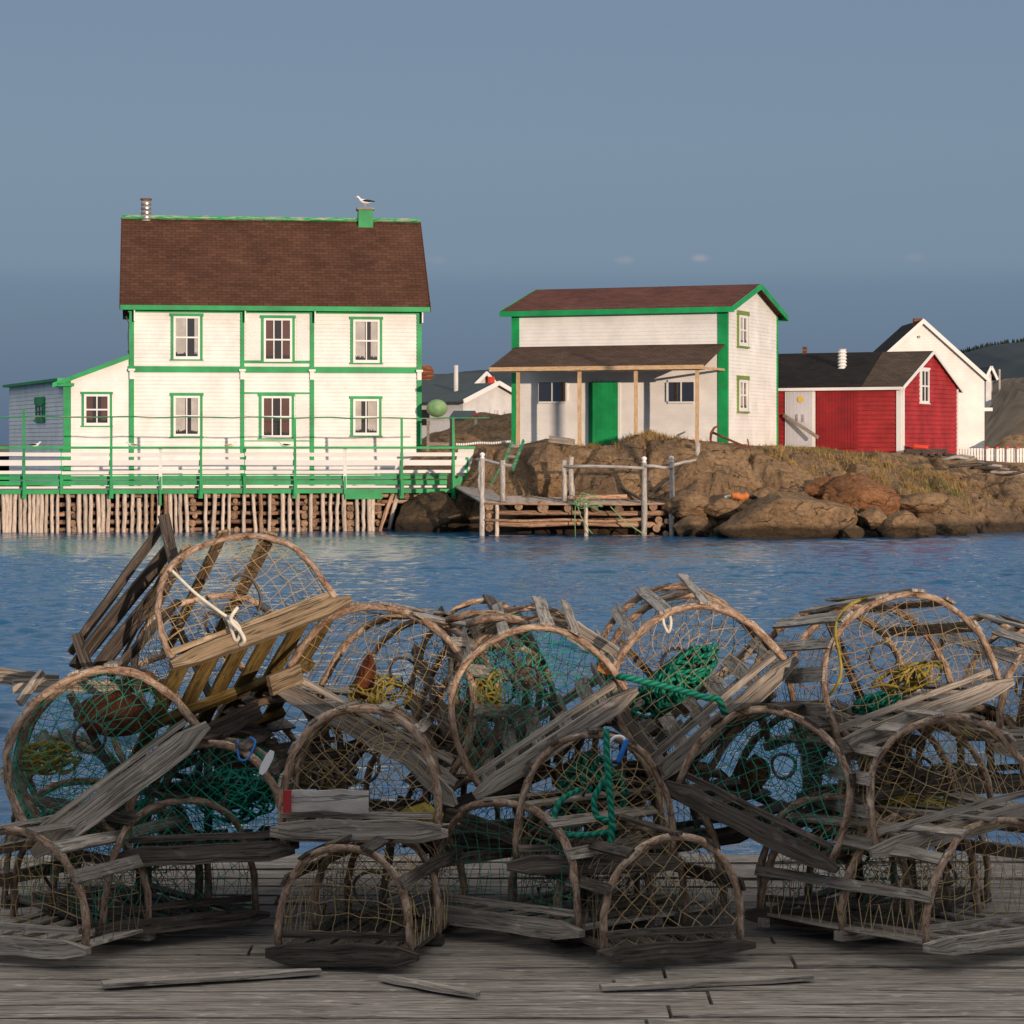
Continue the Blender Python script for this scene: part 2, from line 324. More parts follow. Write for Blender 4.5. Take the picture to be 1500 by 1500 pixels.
def window(parent, fn, u0, u1, z0, z1, cas='green_paint', cw=.10, cols=2, rows=2, sash='white_trim', sw=.075, curtain=None, hood=True, side_curtain=False):
    m = MB()
    if cas:
        fbox(m, fn, u0-cw, u0, 0, .05, z0, z1); fbox(m, fn, u1, u1+cw, 0, .05, z0, z1)
        fbox(m, fn, u0-cw-.03, u1+cw+.03, 0, .075, z1, z1+cw*1.1); fbox(m, fn, u0-cw-.03, u1+cw+.03, 0, .085, z0-cw*.45, z0)
    else: fbox(m, fn, u0-.02, u1+.02, 0, .03, z0-.02, z1+.02)
    wo = m.build('window', cas or sash, parent)
    fn0 = fn; fn = lambda u, o, z: fn0(u, o+.014, z)
    m = MB(); t = .045
    fbox(m, fn, u0+.003, u0+sw, .018, .018+t, z0+.003, z1-.003); fbox(m, fn, u1-sw, u1-.003, .018, .018+t, z0+.003, z1-.003)
    fbox(m, fn, u0+sw, u1-sw, .018, .018+t, z1-sw, z1-.003); fbox(m, fn, u0+sw, u1-sw, .018, .018+t, z0+.003, z0+sw*1.3)
    iu0, iu1, iz0, iz1 = u0+sw, u1-sw, z0+sw*1.3, z1-sw; b = .018
    for k in range(1, cols): c = iu0+(iu1-iu0)*k/cols; fbox(m, fn, c-b, c+b, .022, .018+t-.006, iz0, iz1)
    for k in range(1, rows): c = iz0+(iz1-iz0)*k/rows; fbox(m, fn, iu0, iu1, .023, .018+t-.009, c-b*1.4, c+b*1.4)
    m.build('sash', sash, wo)
    m = MB(); m.face([fn(iu0, .021, iz0), fn(iu1, .021, iz0), fn(iu1, .021, iz1), fn(iu0, .021, iz1)]); m.build('window_back', 'dark_interior', wo)
    if curtain:
        m = MB(); n = 14
        if curtain == 'curtain': spans = random.choice([[(0, .44), (.70, 1)], [(0, .5), (.85, 1)], [(0, .28), (.58, 1)]])
        else: spans = [(0, .3), (.7, 1)]
        for a, b_ in spans:
            for k in range(n):
                fa, fb = a+(b_-a)*k/n, a+(b_-a)*(k+1)/n
                oa, ob = .024+.003*(k % 2), .024+.003*((k+1) % 2)
                ua, ub = iu0+(iu1-iu0)*fa, iu0+(iu1-iu0)*fb; zb = iz0+(iz1-iz0)*random.uniform(.05, .12)
                m.face([fn(ua, oa, zb), fn(ub, ob, zb), fn(ub, ob, iz1), fn(ua, oa, iz1)])
        m.build('curtain', curtain, wo)
    m = MB(); m.face([fn(iu0, .031, iz0), fn(iu1, .031, iz0), fn(iu1, .031, iz1), fn(iu0, .031, iz1)]); m.build('pane', 'glass', wo)
    return wo
def sstep(a, b, x): t = max(0, min(1, (x-a)/(b-a))); return t*t*(3-2*t)
def interp(tab, x):
    if x <= tab[0][0]: return tab[0][1]
    for (a, b), (c, d) in zip(tab, tab[1:]):
        if x <= c: return b+(d-b)*(x-a)/(c-a)
    return tab[-1][1]
# ================================================================== SETTING
m = MB(); m.face([(-900, -60, -.12), (900, -60, -.12), (900, 4000, -.12), (-900, 4000, -.12)]); struct(m.build('water', 'water'))
import numpy as np
rg = np.random.default_rng(5); wxs = np.arange(-19, 20, .09); wys = np.arange(10.6, 80, .052); GX, GY = np.meshgrid(wxs, wys); Z = np.zeros_like(GX)
gust = .75+.35*np.sin(GX*.11+GY*.23+1)*np.sin(GY*.17-GX*.05)
for k in range(90):
    lam = .17*(1.25/.17)**rg.random(); th = rg.normal(1.62, .36); kk = 2*np.pi/lam; amp = .0100*lam**.92
    ph = kk*(GX*np.cos(th)+GY*np.sin(th))+rg.random()*6.28; Z += amp*(np.sin(ph)+.25*np.sin(2*ph+1))
gust = gust*(1-.68*np.clip((GY-45)/22, 0, 1))*(.55+.45*np.clip((GY-12)/18, 0, 1)); Z *= gust*.80
nx_, ny_ = len(wxs), len(wys); vv = np.stack([GX, GY, Z], -1).reshape(-1, 3)
ii = (np.arange(ny_-1)[:, None]*nx_+np.arange(nx_-1)[None, :]).reshape(-1); qd = np.stack([ii, ii+1, ii+nx_+1, ii+nx_], -1)
me = bpy.data.meshes.new('water'); me.vertices.add(len(vv)); me.vertices.foreach_set('co', vv.ravel()); me.loops.add(qd.size); me.loops.foreach_set('vertex_index', qd.ravel()); me.polygons.add(len(qd)); me.polygons.foreach_set('loop_start', np.arange(len(qd))*4)
me.polygons.foreach_set('use_smooth', np.ones(len(qd), bool)); me.update(calc_edges=True); me.materials.append(MATS['water'])
wo_ = bpy.data.objects.new('water', me); C.objects.link(wo_); struct(wo_)
TOP = [(250, 1.1), (560, 1.2), (600, 1.7), (670, 2.2), (700, 2.55), (760, 2.62), (800, 2.80), (860, 2.58), (905, 2.66), (950, 2.98), (1030, 2.80), (1100, 2.64), (1200, 2.50), (1320, 2.38), (1400, 2.28), (1470, 2.0), (1640, 1.5)]
YS = [(250, 80), (560, 79), (600, 77.2), (700, 75.6), (760, 74.6), (850, 73.4), (990, 72.2), (1060, 70.9), (1150, 70.5), (1300, 71.4), (1380, 72.6), (1470, 74.2), (1640, 75)]
WD = [(560, 2.5), (700, 2.2), (800, 2.0), (950, 3.2), (1060, 4.5), (1150, 6), (1300, 8.5), (1480, 10)]
def ground_z(X, Y, rough=True):
    px = X/Y*F+750; zt = interp(TOP, px); ys = interp(YS, px); wd = interp(WD, px)
    ys += noise.noise(Vector((X*.5, 3.1, 0)))*.7
    t = (Y-ys+.5)/wd
    S = 0 if t <= 0 else (1 if t >= 1 else 1-(1-t)**1.9)
    z = -.7+(zt+.7)*S if t > 0 else -.7+t*.5
    if Y > 80: z += 1.25*sstep(79.8, 83, Y)*sstep(560, 640, px)*(1-sstep(760, 840, px))*(.8+.5*noise.noise(Vector((X*.4, Y*.4, 2))))
    if Y > 79 and px > 1440: z += 1.2*sstep(84, 91, Y)*sstep(1440, 1475, px)*(.6+.9*noise.noise(Vector((X*.3, Y*.3, 5))))
    if rough:
        amp = (.15+.75*(1-sstep(.6, 1.2, t)))
        def blocks(fx, fy, sd, cw):
            q = Vector((X*fx+.30*noise.noise(Vector((X*.7, Y*.7, sd))), Y*fy+.25*noise.noise(Vector((X*.6, Y*.8, sd+4))), sd)); ds, ps = noise.voronoi(q)
            c = ps[0]; h1 = noise.noise(c*3.7); h2 = noise.noise(c*5.1+Vector((3, 0, 0))); h3 = noise.noise(c*4.3+Vector((0, 7, 0)))
            return h1*.9+(q.x-c.x)*h2*1.8+(q.y-c.y)*(h3*1.5+.35), math.exp(-(ds[1]-ds[0])/cw), ds[0]
        b1, c1_, d1 = blocks(.36, .55, 7.3, .035); b2, c2_, d2_ = blocks(.95, 1.2, 2.1, .05)
        z += amp*(.36*b1-.62*c1_)+amp*(.15*b2-.20*c2_)
        z += amp*.16*noise.fractal(Vector((X*1.1, Y*1.1, z)), .7, 2.1, 7)+.05*(.35-abs(noise.noise(Vector((X*2.6, Y*3.1, 4)))))+.02*noise.noise(Vector((X*8, Y*8, 0)))
    return z
m = MB(); NX, NY = 440, 190; X0, X1, Y0, Y1 = -7.0, 23.5, 69.4, 92.0
V = []; 
for j in range(NY+1):
    fy = j/NY; Y = Y0+(Y1-Y0)*fy**1.25
    for i in range(NX+1):
        X = X0+(X1-X0)*i/NX; V.append((X+.06*noise.noise(Vector((X*3, Y*3, 9))), Y, ground_z(X, Y)))
Fc = [(j*(NX+1)+i, j*(NX+1)+i+1, (j+1)*(NX+1)+i+1, (j+1)*(NX+1)+i) for j in range(NY) for i in range(NX)]
me = bpy.data.meshes.new('shore_rock'); me.from_pydata(V, [], Fc); me.materials.append(MATS['rock']); me.polygons.foreach_set('use_smooth', [True]*len(Fc))
shore = bpy.data.objects.new('shore_rock', me); C.objects.link(shore); struct(shore)
# far ground
V = []; xs = [-400+i*10 for i in range(40)]+[i*1.5 for i in range(60)]+[90+i*10 for i in range(52)]; ys = [90.5, 93, 96, 100, 104, 109, 115, 122, 130, 139, 150, 163, 180, 200, 225, 260, 300, 360, 480, 640, 900, 1390]
for Y in ys:
    for X in xs:
        px = X/Y*F+750; z = 2.25
        if 560 < px < 800: z = 3.2+.5*noise.noise(Vector((X*.3, Y*.1, 0)))-1.2*sstep(100, 112, Y)
        if px > 1380: z = 2.3+(min(Y-90, 105)*.045+.7)*sstep(1440, 1480, px)+2.2*sstep(1440, 1475, px)*noise.fractal(Vector((X*.20, Y*.09, 3)), .8, 2, 4)
        if Y < 91: z = min(z, 2.6)
        V.append((X, Y, min(z, 40)))
n = len(xs); Fc = [(j*n+i, j*n+i+1, (j+1)*n+i+1, (j+1)*n+i) for j in range(len(ys)-1) for i in range(n-1)]
me = bpy.data.meshes.new('ground'); me.from_pydata(V, [], Fc); me.materials.append(MATS['heath']); me.polygons.foreach_set('use_smooth', [True]*len(Fc))
g = bpy.data.objects.new('ground', me); C.objects.link(g); struct(g)
# hills
def hill(name, prof, d, dep, material, namp):
    V = []; Fc = []; ks = 120; js = 12; x0, x1 = prof[0][0], prof[-1][0]
    for j in range(js+1):
        f = j/js; Y = d-dep*(1-f)
        for i in range(ks+1):
            px = x0+(x1-x0)*i/ks; zt = H+(HY-interp(prof, px))/F*d
            X = (px-750)/F*d; z = 2+(zt-2)*(1-(1-f)**1.6)+namp*f*(1-f)*4*noise.fractal(Vector((X*.01, Y*.01, 1)), .8, 2, 4)+namp*.25*noise.fractal(Vector((X*.05, Y*.05, 4)), .8, 2, 4)
            V.append((X, Y, z))
    for i in range(ks+1): V.append((V[js*(ks+1)+i][0], d+dep*.5, 0))
    for j in range(js+1):
        for i in range(ks): a = j*(ks+1)+i; Fc.append((a, a+1, a+ks+2, a+ks+1))
    me = bpy.data.meshes.new(name); me.from_pydata(V, [], Fc); me.materials.append(MATS[material]); me.polygons.foreach_set('use_smooth', [True]*len(Fc))
    o = bpy.data.objects.new(name, me); C.objects.link(o); return struct(o)
hill('hills', [(500, 640), (600, 572), (650, 558), (700, 548), (745, 540), (800, 536), (900, 560), (1000, 600), (1100, 645)], 1100, 400, 'far_hill', 5)
hill('hills', [(1200, 640), (1320, 560), (1400, 518), (1440, 508), (1480, 502), (1560, 494), (1700, 500)], 800, 300, 'far_hill', 2.5)
hill('hills', [(1330, 640), (1400, 585), (1450, 556), (1500, 552), (1600, 540), (1700, 545)], 260, 130, 'heath', .9)
# far-off conifers on the crest of the right hill
m = MB()
for k in range(150):
    px = random.uniform(1404, 1530); d = random.uniform(780, 800); b = P(px, interp([(1400, 519), (1440, 509), (1480, 503), (1560, 495)], px)+2, d); hh = random.uniform(.6, 2.0)
    for q in range(3):
        zz = b.z+hh*.28*q; rr = hh*.30*(1-q*.25); ps = [(b.x+rr*math.cos(a*1.2566), b.y+rr*math.sin(a*1.2566), zz) for a in range(5)]
        for a in range(5): m.face([ps[a], ps[(a+1) % 5], (b.x+random.uniform(-.1, .1), b.y, zz+hh*.5)])
tag(m.build('conifer_wood', 'conifer'), 'dark far-off conifer wood along the crest of the right hill', 'wood', None, 'stuff')

# boulders at the water's edge
def boulder(px, py, d, w, h, dep, label, material='rock', seed=0):
    c = P(px, py, d); bm = __import__('bmesh').new(); __import__('bmesh').ops.create_icosphere(bm, subdivisions=5, radius=1)
    rnd = random.Random(seed); planes = [(Vector((rnd.uniform(-1, 1), rnd.uniform(-1, 1), rnd.uniform(-.5, 1))).normalized(), rnd.uniform(.62, .88)) for _ in range(11)]
    for v in bm.verts:
        p = v.co.copy()
        for n_, dd in planes:
            k = p.dot(n_)
            if k > dd: p -= n_*(k-dd)*1.0
        p += p.normalized()*(.05*noise.fractal(p*2.6+Vector((seed, 0, 0)), .8, 2, 5)-.05*math.exp(-abs(noise.noise(p*1.7+Vector((0, seed, 0))))/.03))
        v.co = (p.x*w/2, p.y*dep/2, p.z*h/2)
    me = bpy.data.meshes.new('boulder'); bm.to_mesh(me); bm.free(); me.materials.append(MATS[material]); me.polygons.foreach_set('use_smooth', [True]*len(me.polygons))
    o = bpy.data.objects.new('boulder', me); C.objects.link(o); o.location = c; o.rotation_euler = (0, 0, rnd.uniform(-.25, .25)); o.rotation_euler.y = rnd.uniform(-.12, .12)
    return tag(o, label, 'boulder', 'boulders along the far shore')
BLD = [(642, 770, 76.0, 3.0, 2.1, 2.4, 'large boulder painted dark for shadow between the green wharf and the log crib', 'shaded_rock'),
 (694, 755, 76.3, 1.6, 1.6, 2, 'boulder painted dark for shadow tucked behind the left edge of the log crib', 'shaded_rock'),
 (812, 694, 74.6, 1.75, 1.9, 1.6, 'tall rounded boulder with a crack behind the log crib deck', 'rock'),
 (925, 690, 74.4, 1.2, 1.1, 1.4, 'brown boulder under the tufted mound before the two storey store', 'rock'),
 (1012, 776, 71.6, 1.35, .85, 1.3, 'low squared boulder at the water just right of the log crib', 'rock'),
 (1010, 738, 72.3, 1.8, 1.0, 1.4, 'broad boulder behind the right end of the log crib', 'rock'),
 (1150, 760, 70.6, 4.2, 1.75, 2.6, 'biggest rounded boulder at the waterline below the white store corner', 'rock'),
 (1262, 730, 72.4, 2.3, 1.55, 1.6, 'rounded rust stained boulder halfway up the shore below the red shed', 'orange_rock'),
 (1216, 716, 73.2, 1.7, .9, 1.3, 'flat orange brown slab lying above the rust stained boulder', 'orange_rock'),
 (1312, 770, 70.9, 1.35, 1.0, 1.2, 'pointed boulder at the waterline below the red shed gable', 'rock'),
 (1243, 782, 70.3, .9, .55, .9, 'small boulder at the waterline right of the biggest boulder', 'rock'),
 (1280, 760, 71.2, 1.1, .7, .9, 'tilted brown block between the waterline and the rust stained boulder', 'rock'),
 (1352, 778, 71.4, 1.0, .5, .9, 'low flat stone at the waterline below the picket fence', 'rock'),
 (1398, 776, 72.8, 1.1, .45, .9, 'rightmost low stone on the waterline', 'rock'),
 (1070, 742, 71.9, 1.9, .8, 1.2, 'brown ledge stone beside the orange float on the shore', 'rock'),
 (1350, 735, 73.8, 1.7, .7, 1.2, 'long pale ledge stone on the slope left of the driftwood heap', 'rock'),
 (1230, 760, 70.9, 1.0, .8, .9, 'angular brown stone leaning on the right flank of the biggest boulder', 'rock'),
 (765, 742, 74.2, 1.3, .7, 1.0, 'low boulder resting beneath the green ladder', 'rock')]
for k, (px, py, d, w_, h_, dp, lb, mt) in enumerate(BLD): boulder(px, py, d, w_, h_, dp, lb, mt, k+3)

# grass and bush
def tufts(name, label, n, pick, material, hh=(.08, .22)):
    m = MB(); c = 0; tries = 0
    while c < n and tries < n*8:
        tries += 1
        r = pick()
        if r is None: continue
        X, Y = r; z = ground_z(X, Y)
        for _ in range(5):
            a = random.uniform(0, 6.28); h_ = random.uniform(*hh); b = Vector((X+random.gauss(0, .05), Y+random.gauss(0, .05), z-.03)); wv = Vector((math.cos(a), math.sin(a), 0))*.012
            tip = b+Vector((random.gauss(0, .06)-.02, random.gauss(0, .06), h_)); m.face([b-wv, b+wv, tip])
        c += 1
    return tag(m.build(name, material), label, 'grass', None, 'stuff')
def zone(pts, s=1.0):
    def f():
        px, Y, sx, sy = random.choice(pts); px = random.gauss(px, sx); Y = random.gauss(Y, sy); X = (px-750)/F*Y
        if noise.noise(Vector((X*1.2, Y*1.2, 3))) < -.12: return None
        return X, Y
    return f
tufts('dry_grass', 'dry straw coloured grass tufts on the rocky mound and slope', 1700, zone([(880, 75.2, 28, .5), (950, 75.6, 30, .5), (1180, 76.5, 30, .4), (1250, 76.8, 40, .5), (1330, 76.6, 40, .4), (1270, 75.0, 30, .3), (1350, 75.2, 35, .3), (1160, 75.0, 20, .4), (1420, 77, 30, .5)]), 'dry_grass')
tufts('green_grass', 'thin green grass at the foot of the store and the shed', 700, zone([(890, 76.4, 25, .3), (1200, 78, 30, .4), (1320, 77.6, 35, .4), (1380, 75.8, 20, .3)]), 'green_grass', (.05, .14))
# bare bush behind the green ladder
bu = empty('bare_bush', (P(722, 640, 85).x, 85, 2.9), 0, 'leafless brown bush on the mound left of the white store', 'bush')
m = MB()
for k in range(420):
    a = random.uniform(0, 6.28); r0 = random.uniform(0, .9); p = Vector((r0*math.cos(a)*1.1, r0*math.sin(a), -.2)); d_ = Vector((math.cos(a)*.5*r0+random.gauss(0, .25), math.sin(a)*.4, 1)).normalized(); L = random.uniform(.5, 1.25)*(1.1-.5*r0)
    pts = [p]; 
    for q in range(4): d_ = (d_+Vector((random.gauss(0, .18), random.gauss(0, .18), 0))).normalized(); pts.append(pts[-1]+d_*L/4)
    m.tube(pts, [.012, .010, .008, .006, .004], 3, False)
m.build('twigs', 'twig', bu)

# ================================================================== BUILDINGS
def gable_roof(parent, W, D, ze, zr, ohx, ohy, material, trim, name='roof', x0=None, split=None, mat2=None, t=.06, fas=.13, rakes=(True, True), rake_mat=None):
    """ridge along x at y=D/2"""
    sl = (zr-ze)/(D/2); ro = zr; eo = ze-sl*ohy; a, b = (-ohx if x0 is None else x0), W+ohx
    if split is None:
        m = MB(); m.slab([(a, -ohy, eo), (b, -ohy, eo), (b, D/2, ro), (a, D/2, ro)], t); m.slab([(b, D+ohy, eo), (a, D+ohy, eo), (a, D/2, ro), (b, D/2, ro)], t); r = m.build(name, material, parent)
    else:
        m = MB(); m.slab([(a, -ohy, eo), (split[0], -ohy, eo), (split[1], D/2, ro), (a, D/2, ro)], t); m.slab([(split[1], D+ohy, eo), (a, D+ohy, eo), (a, D/2, ro), (split[1], D/2, ro)], t); r = m.build(name, material, parent)
        m = MB(); m.slab([(split[0]+.003, -ohy, eo), (b, -ohy, eo), (b, D/2, ro), (split[1]+.003, D/2, ro)], t); m.slab([(b, D+ohy, eo), (split[1]+.003, D+ohy, eo), (split[1]+.003, D/2, ro), (b, D/2, ro)], t); m.build(name, mat2, parent)
    m = MB(); m.box(a, b, -ohy-.025, -ohy-.002, eo-fas, eo-.005); m.box(a, b, D+ohy+.002, D+ohy+.025, eo-fas, eo-.005)
    m.box(a, b, -ohy+.002, -.002, eo-fas+.01, eo-fas+.025)
    m.build('eave_board', trim, parent)
    for k, x in enumerate((a, b)):
        if not rakes[k]: continue
        m = MB(); xx = x-.03 if k == 0 else x+.002
        for y0, z0, y1, z1 in ((-ohy-.025, eo, D/2, ro), (D+ohy+.025, eo, D/2, ro)):
            m.hexa([(xx, y0, z0-fas), (xx+.028, y0, z0-fas), (xx+.028, y1, z1-fas), (xx, y1, z1-fas), (xx, y0, z0+.012), (xx+.028, y0, z0+.012), (xx+.028, y1, z1+.012), (xx, y1, z1+.012)])
        m.build('rake_board', rake_mat or trim, parent)
    return r
# ---- two storey white house with green trim
hf = Fr(190, 80.4, 8); hs = hf.root('white_house', 'large two storey white house with bright green trim and brown shingle roof', 'house')
WL = hf.at(615, 600)[0]; ZD = hf.at(190, 716, -5.4)[1]; ZE = hf.at(190, 452)[1]; D_ = 5.8
fr = lambda u, o, z: (u, -o, z)
def hbox(m, px0, px1, py0, py1, o0, o1): u0, z1 = hf.at(px0, py0); u1, z0 = hf.at(px1, py1); z1 = H+(HY-py0)/F*80.8; z0 = H+(HY-py1)/F*80.8; fbox(m, fr, u0, u1, o0, o1, z0, z1)
hz = lambda py: H+(HY-py)/F*81.0      # mean height of a row on the house front
m = MB(); clap(m, fr, ZD-.05, ZE+.10, lambda z: (0, WL), .125, .032)
ZR = hf.at(400, 322, D_/2)[1]
m.face([(0, 0, ZD-.3), (0, D_, ZD-.3), (0, D_, ZE), (0, D_/2, ZR-.1), (0, 0, ZE)]); m.face([(WL, 0, ZD-.3), (WL, D_, ZD-.3), (WL, D_, ZE), (WL, D_/2, ZR-.1), (WL, 0, ZE)]); m.face([(0, D_, ZD-.3), (WL, D_, ZD-.3), (WL, D_, ZE), (0, D_, ZE)])
m.build('wall', 'white_paint', hs)
def ux(px): return hf.at(px, 600)[0]
# diagonal boards in the centre bay
for (pa, pb, ya, yb) in ((360, 382, 462, 530), (434, 456, 462, 530), (360, 377, 577, 644), (433, 453, 577, 644)):
    m = MB(); a, b, z0, z1 = ux(pa), ux(pb), hz(yb), hz(ya); sg = -1 if pa < 400 else -1
    m.face([fr(a, .022, z0), fr(b, .022, z0), fr(b, .022, z1), fr(a, .022, z1)])
    c = z0-(b-a); 
    while c < z1+(b-a):
        # strip from (a, c+(b-a)) to (b, c), clipped
        p = []
        for zz in (0, .10):
            ax, az, bx, bz = a, c+zz+(b-a), b, c+zz
            if az > z1: ax += az-z1; az = z1
            if bz < z0: bx -= z0-bz; bz = z0
            p.append((ax, az, bx, bz))
        if all(q[0] < q[2]-.01 for q in p): m.face([fr(p[0][0], .026, p[0][1]), fr(p[0][2], .026, p[0][3]), fr(p[1][2], .036, p[1][3]), fr(p[1][0], .036, p[1][1])])
        c += .125
    m.build('diagonal_boarding', 'white_paint', hs)
for px, w_ in ((193, .15), (355, .13), (457, .14), (614, .16)):
    m = MB(); u = ux(px); fbox(m, fr, u-w_/2, u+w_/2, .002, .06, ZD, hz(549)-.16); fbox(m, fr, u-w_/2, u+w_/2, .002, .06, hz(540), ZE-.02); m.build('corner_board' if px in (193, 614) else 'pilaster', 'green_paint', hs)
    m = MB(); fbox(m, fr, u-.07, u+.07, .002, .10, hz(556), hz(544)); fbox(m, fr, u-.11, u+.11, .002, .15, hz(544), hz(541)); m.build('bracket', 'white_trim', hs)
    m = MB(); fbox(m, fr, u+.07, u+.11, .06, .26, hz(472), hz(455)); m.build('bracket', 'white_trim', hs)
m = MB(); fbox(m, fr, -.05, WL+.05, .003, .05, hz(546), hz(537)); m.build('belt_board', 'green_paint', hs)
m = MB(); fbox(m, fr, ux(357), ux(456), .003, .052, hz(532), hz(528)); fbox(m, fr, ux(357), ux(456), .003, .046, hz(577), hz(574.5)); fbox(m, fr, ux(357), ux(456), .003, .046, hz(646.5), hz(645)); m.build('belt_board', 'green_paint', hs)
m = MB(); fbox(m, fr, -.05, WL+.05, .003, .055, ZE-.12, ZE+.1); m.build('frieze_board', 'green_paint', hs)
for (a, b, t, bt, c, cols) in ((254, 293, 464, 527, 'curtain', 2), (386, 428, 466, 530, 'brown_curtain', 3), (517, 556, 467, 531, 'curtain', 2), (254, 293, 580, 640, 'curtain', 2), (383, 427, 580, 642, 'brown_curtain', 3), (517, 555, 584, 638, 'curtain', 2)):
    window(hs, fr, ux(a), ux(b), hz(bt), hz(t), 'green_paint', .085, cols, 2, curtain=c)
eo_ = hf.at(400, 448, -.34)[1]; ze2 = eo_+.34*(ZR-eo_)/(D_/2+.34); gable_roof(hs, WL, D_, ze2, ZR, .30, .34, 'brown_shingle', 'green_paint', fas=.16, rake_mat='brown_shingle')
m = MB(); m.beam((-.3, D_/2-.07, ZR+.03), (WL+.3, D_/2-.07, ZR+.03), .14, .06, wdir=(0, -.7, -.7), seg=30, jit=.008); m.beam((-.3, D_/2+.07, ZR+.03), (WL+.3, D_/2+.07, ZR+.03), .14, .05, wdir=(0, .7, -.7)); m.build('ridge_cap', 'green_peeling', hs)
cu, gcz = hf.at(535, 306, D_/2)
m = MB(); m.box(cu-.25, cu+.25, D_/2-.25, D_/2+.25, ZR-.3, gcz-.05); ch = m.build('chimney', 'green_paint', hs)
m = MB(); m.box(cu-.30, cu+.30, D_/2-.30, D_/2+.30, gcz-.049, gcz+.03); m.build('chimney_cap', 'grey_wood', ch)
su = hf.at(214, 300, D_/2)[0]; stt = hf.at(214, 293, D_/2)[1]
m = MB(); pts = []; rs = []
for k in range(15): pts.append((su, D_/2, ZR-.1+(stt-ZR+.1)*k/14)); rs.append(.155 if k % 3 == 1 else .175)
m.tube(pts, rs, 16); m.build('stove_pipe', 'steel', hs)
m = MB(); m.tube([(su, D_/2, stt+.003), (su, D_/2, stt+.05)], [.20, .19], 16); m.build('pipe_cap', 'rust', hs)
# verge ornament + downpipe at the left corner
m = MB(); pts = [(-.12, -.12, ZE-.25+.0), (-.02, -.14, ZE-.5), (-.05, -.12, ZE-.9), (-.02, -.14, ZE-1.5), (-.06, -.12, hz(515))]; m.tube(pts, .018, 6); m.build('cable', 'dark_wood', hs)
m = MB(); c0 = Vector((WL+.22, .12, hz(545))); m.tube([c0+Vector((0, .02, 0)), c0, c0+Vector((0, -.05, 0))], [.02, .22, .26], 16); m.tube([(WL, 0, hz(548)), c0], .02, 6); m.build('satellite_dish', 'rust', hs)
# lean-to at the left
LX = hf.at(93, 600)[0]; lzt = hz(521); lzb = hz(557); prof = lambda u: lzb+(lzt-lzb)*(u-LX)/(0-LX)
m = MB()
def spanL(z):
    if z <= lzb: return (LX, -.01)
    return (LX+(z-lzb)/(lzt-lzb)*(0-LX), -.01)
clap(m, lambda u, o, z: (u, .03-o, z), ZD-.05, lzt, spanL, .12); m.build('lean_to_wall', 'white_paint', hs)
m = MB(); fbox(m, lambda u, o, z: (u, .03-o, z), LX, LX+.24, .002, .06, ZD, lzb); m.build('corner_board', 'green_paint', hs)
m = MB(); m.slab([(LX-.35, -.15, prof(LX-.35)), (0, -.15, prof(0)+.0), (0, 5, prof(0)), (LX-.35, 5, prof(LX-.35))], .05); m.build('lean_to_roof', 'black_felt', hs)
m = MB(); m.hexa([(LX-.35, -.18, prof(LX-.35)-.13), (0, -.18, prof(0)-.13), (0, -.153, prof(0)-.13), (LX-.35, -.153, prof(LX-.35)-.13), (LX-.35, -.18, prof(LX-.35)+.02), (0, -.18, prof(0)+.02), (0, -.153, prof(0)+.02), (LX-.35, -.153, prof(LX-.35)+.02)]); fbox(m, fr, LX-.2, LX+.35, .155, .18, lzb-.22, lzb-.12); m.build('rake_board', 'green_paint', hs)
window(hs, lambda u, o, z: (u, .03-o, z), hf.at(123, 600)[0], hf.at(161, 600)[0], hz(624), hz(578), 'green_paint', .07, 2, 2, curtain='brown_curtain')
# shaded side wing running back to the left
aw = Vector((LX, 0, 0)); ang = R(118-10); dv = Vector((math.cos(R(113.5-10)), math.sin(R(113.5-10)), 0)); nv = Vector((-dv.y, dv.x, 0)); LW = 10.0
fs = lambda u, o, z: tuple(aw+dv*u+nv*o+Vector((0, 0, z)))
m = MB(); clap(m, fs, ZD-.05, hz(559), lambda z: (0, LW), .14); m.build('side_wall', 'white_paint', hs)
m = MB(); fbox(m, fs, -.1, LW+.2, -.1, .22, hz(559), hz(555)); m.build('side_roof', 'green_paint', hs)
window(hs, fs, 3.3, 4.5, hz(615)+.05, hz(590), 'green_paint', .22, 1, 2, sash='green_weathered', curtain='curtain')

# ---- white store with porch
sf = Fr(750, 78.9, -22); 
def corner_len(fr_, px): return fr_.at(px, 600)[0]
WS = corner_len(sf, 1064); st = sf.root('white_store', 'two storey white fishing store with green door and open porch', 'store')
DS = sf.side(1138, 600, WS)[0]; zb = 2.2
zes = sf.at(1064, 446)[1]; zrs = zes+.80
m = MB(); clap(m, fr, zb, zes, lambda z: (0, WS), .115); m.face([(0, 0, zb), (0, DS, zb), (0, DS, zes), (0, DS/2, zrs), (0, 0, zes)]); m.face([(0, DS, zb), (WS, DS, zb), (WS, DS, zes), (0, DS, zes)]); m.build('front_wall', 'white_paint', st)
fside = lambda u, o, z: (WS+o, u, z)
def spanG(Dp, ze, zr):
    def f(z):
        if z <= ze: return (0, Dp)
        k = (z-ze)/(zr-ze)*Dp/2; return (k, Dp-k)
    return f
m = MB(); clap(m, fside, zb, zrs-.02, spanG(DS, zes, zrs), .115); m.build('side_wall', 'white_paint', st)
gable_roof(st, WS, DS, zes, zrs, .28, .28, 'red_shingle', 'green_paint', fas=.17)
for u0, u1 in ((0, .26), (WS-.26, WS)):
    m = MB(); fbox(m, fr, u0, u1, .003, .045, zb, zes-.02)
    if u1 == WS: m.box(WS+.003, WS+.045, -.045, .10, zb, zes-.02)
    m.build('corner_board', 'green_paint', st)
m = MB(); m.box(WS+.003, WS+.045, DS-.09, DS, zb, zes-.02); m.build('corner_board', 'green_paint', st)
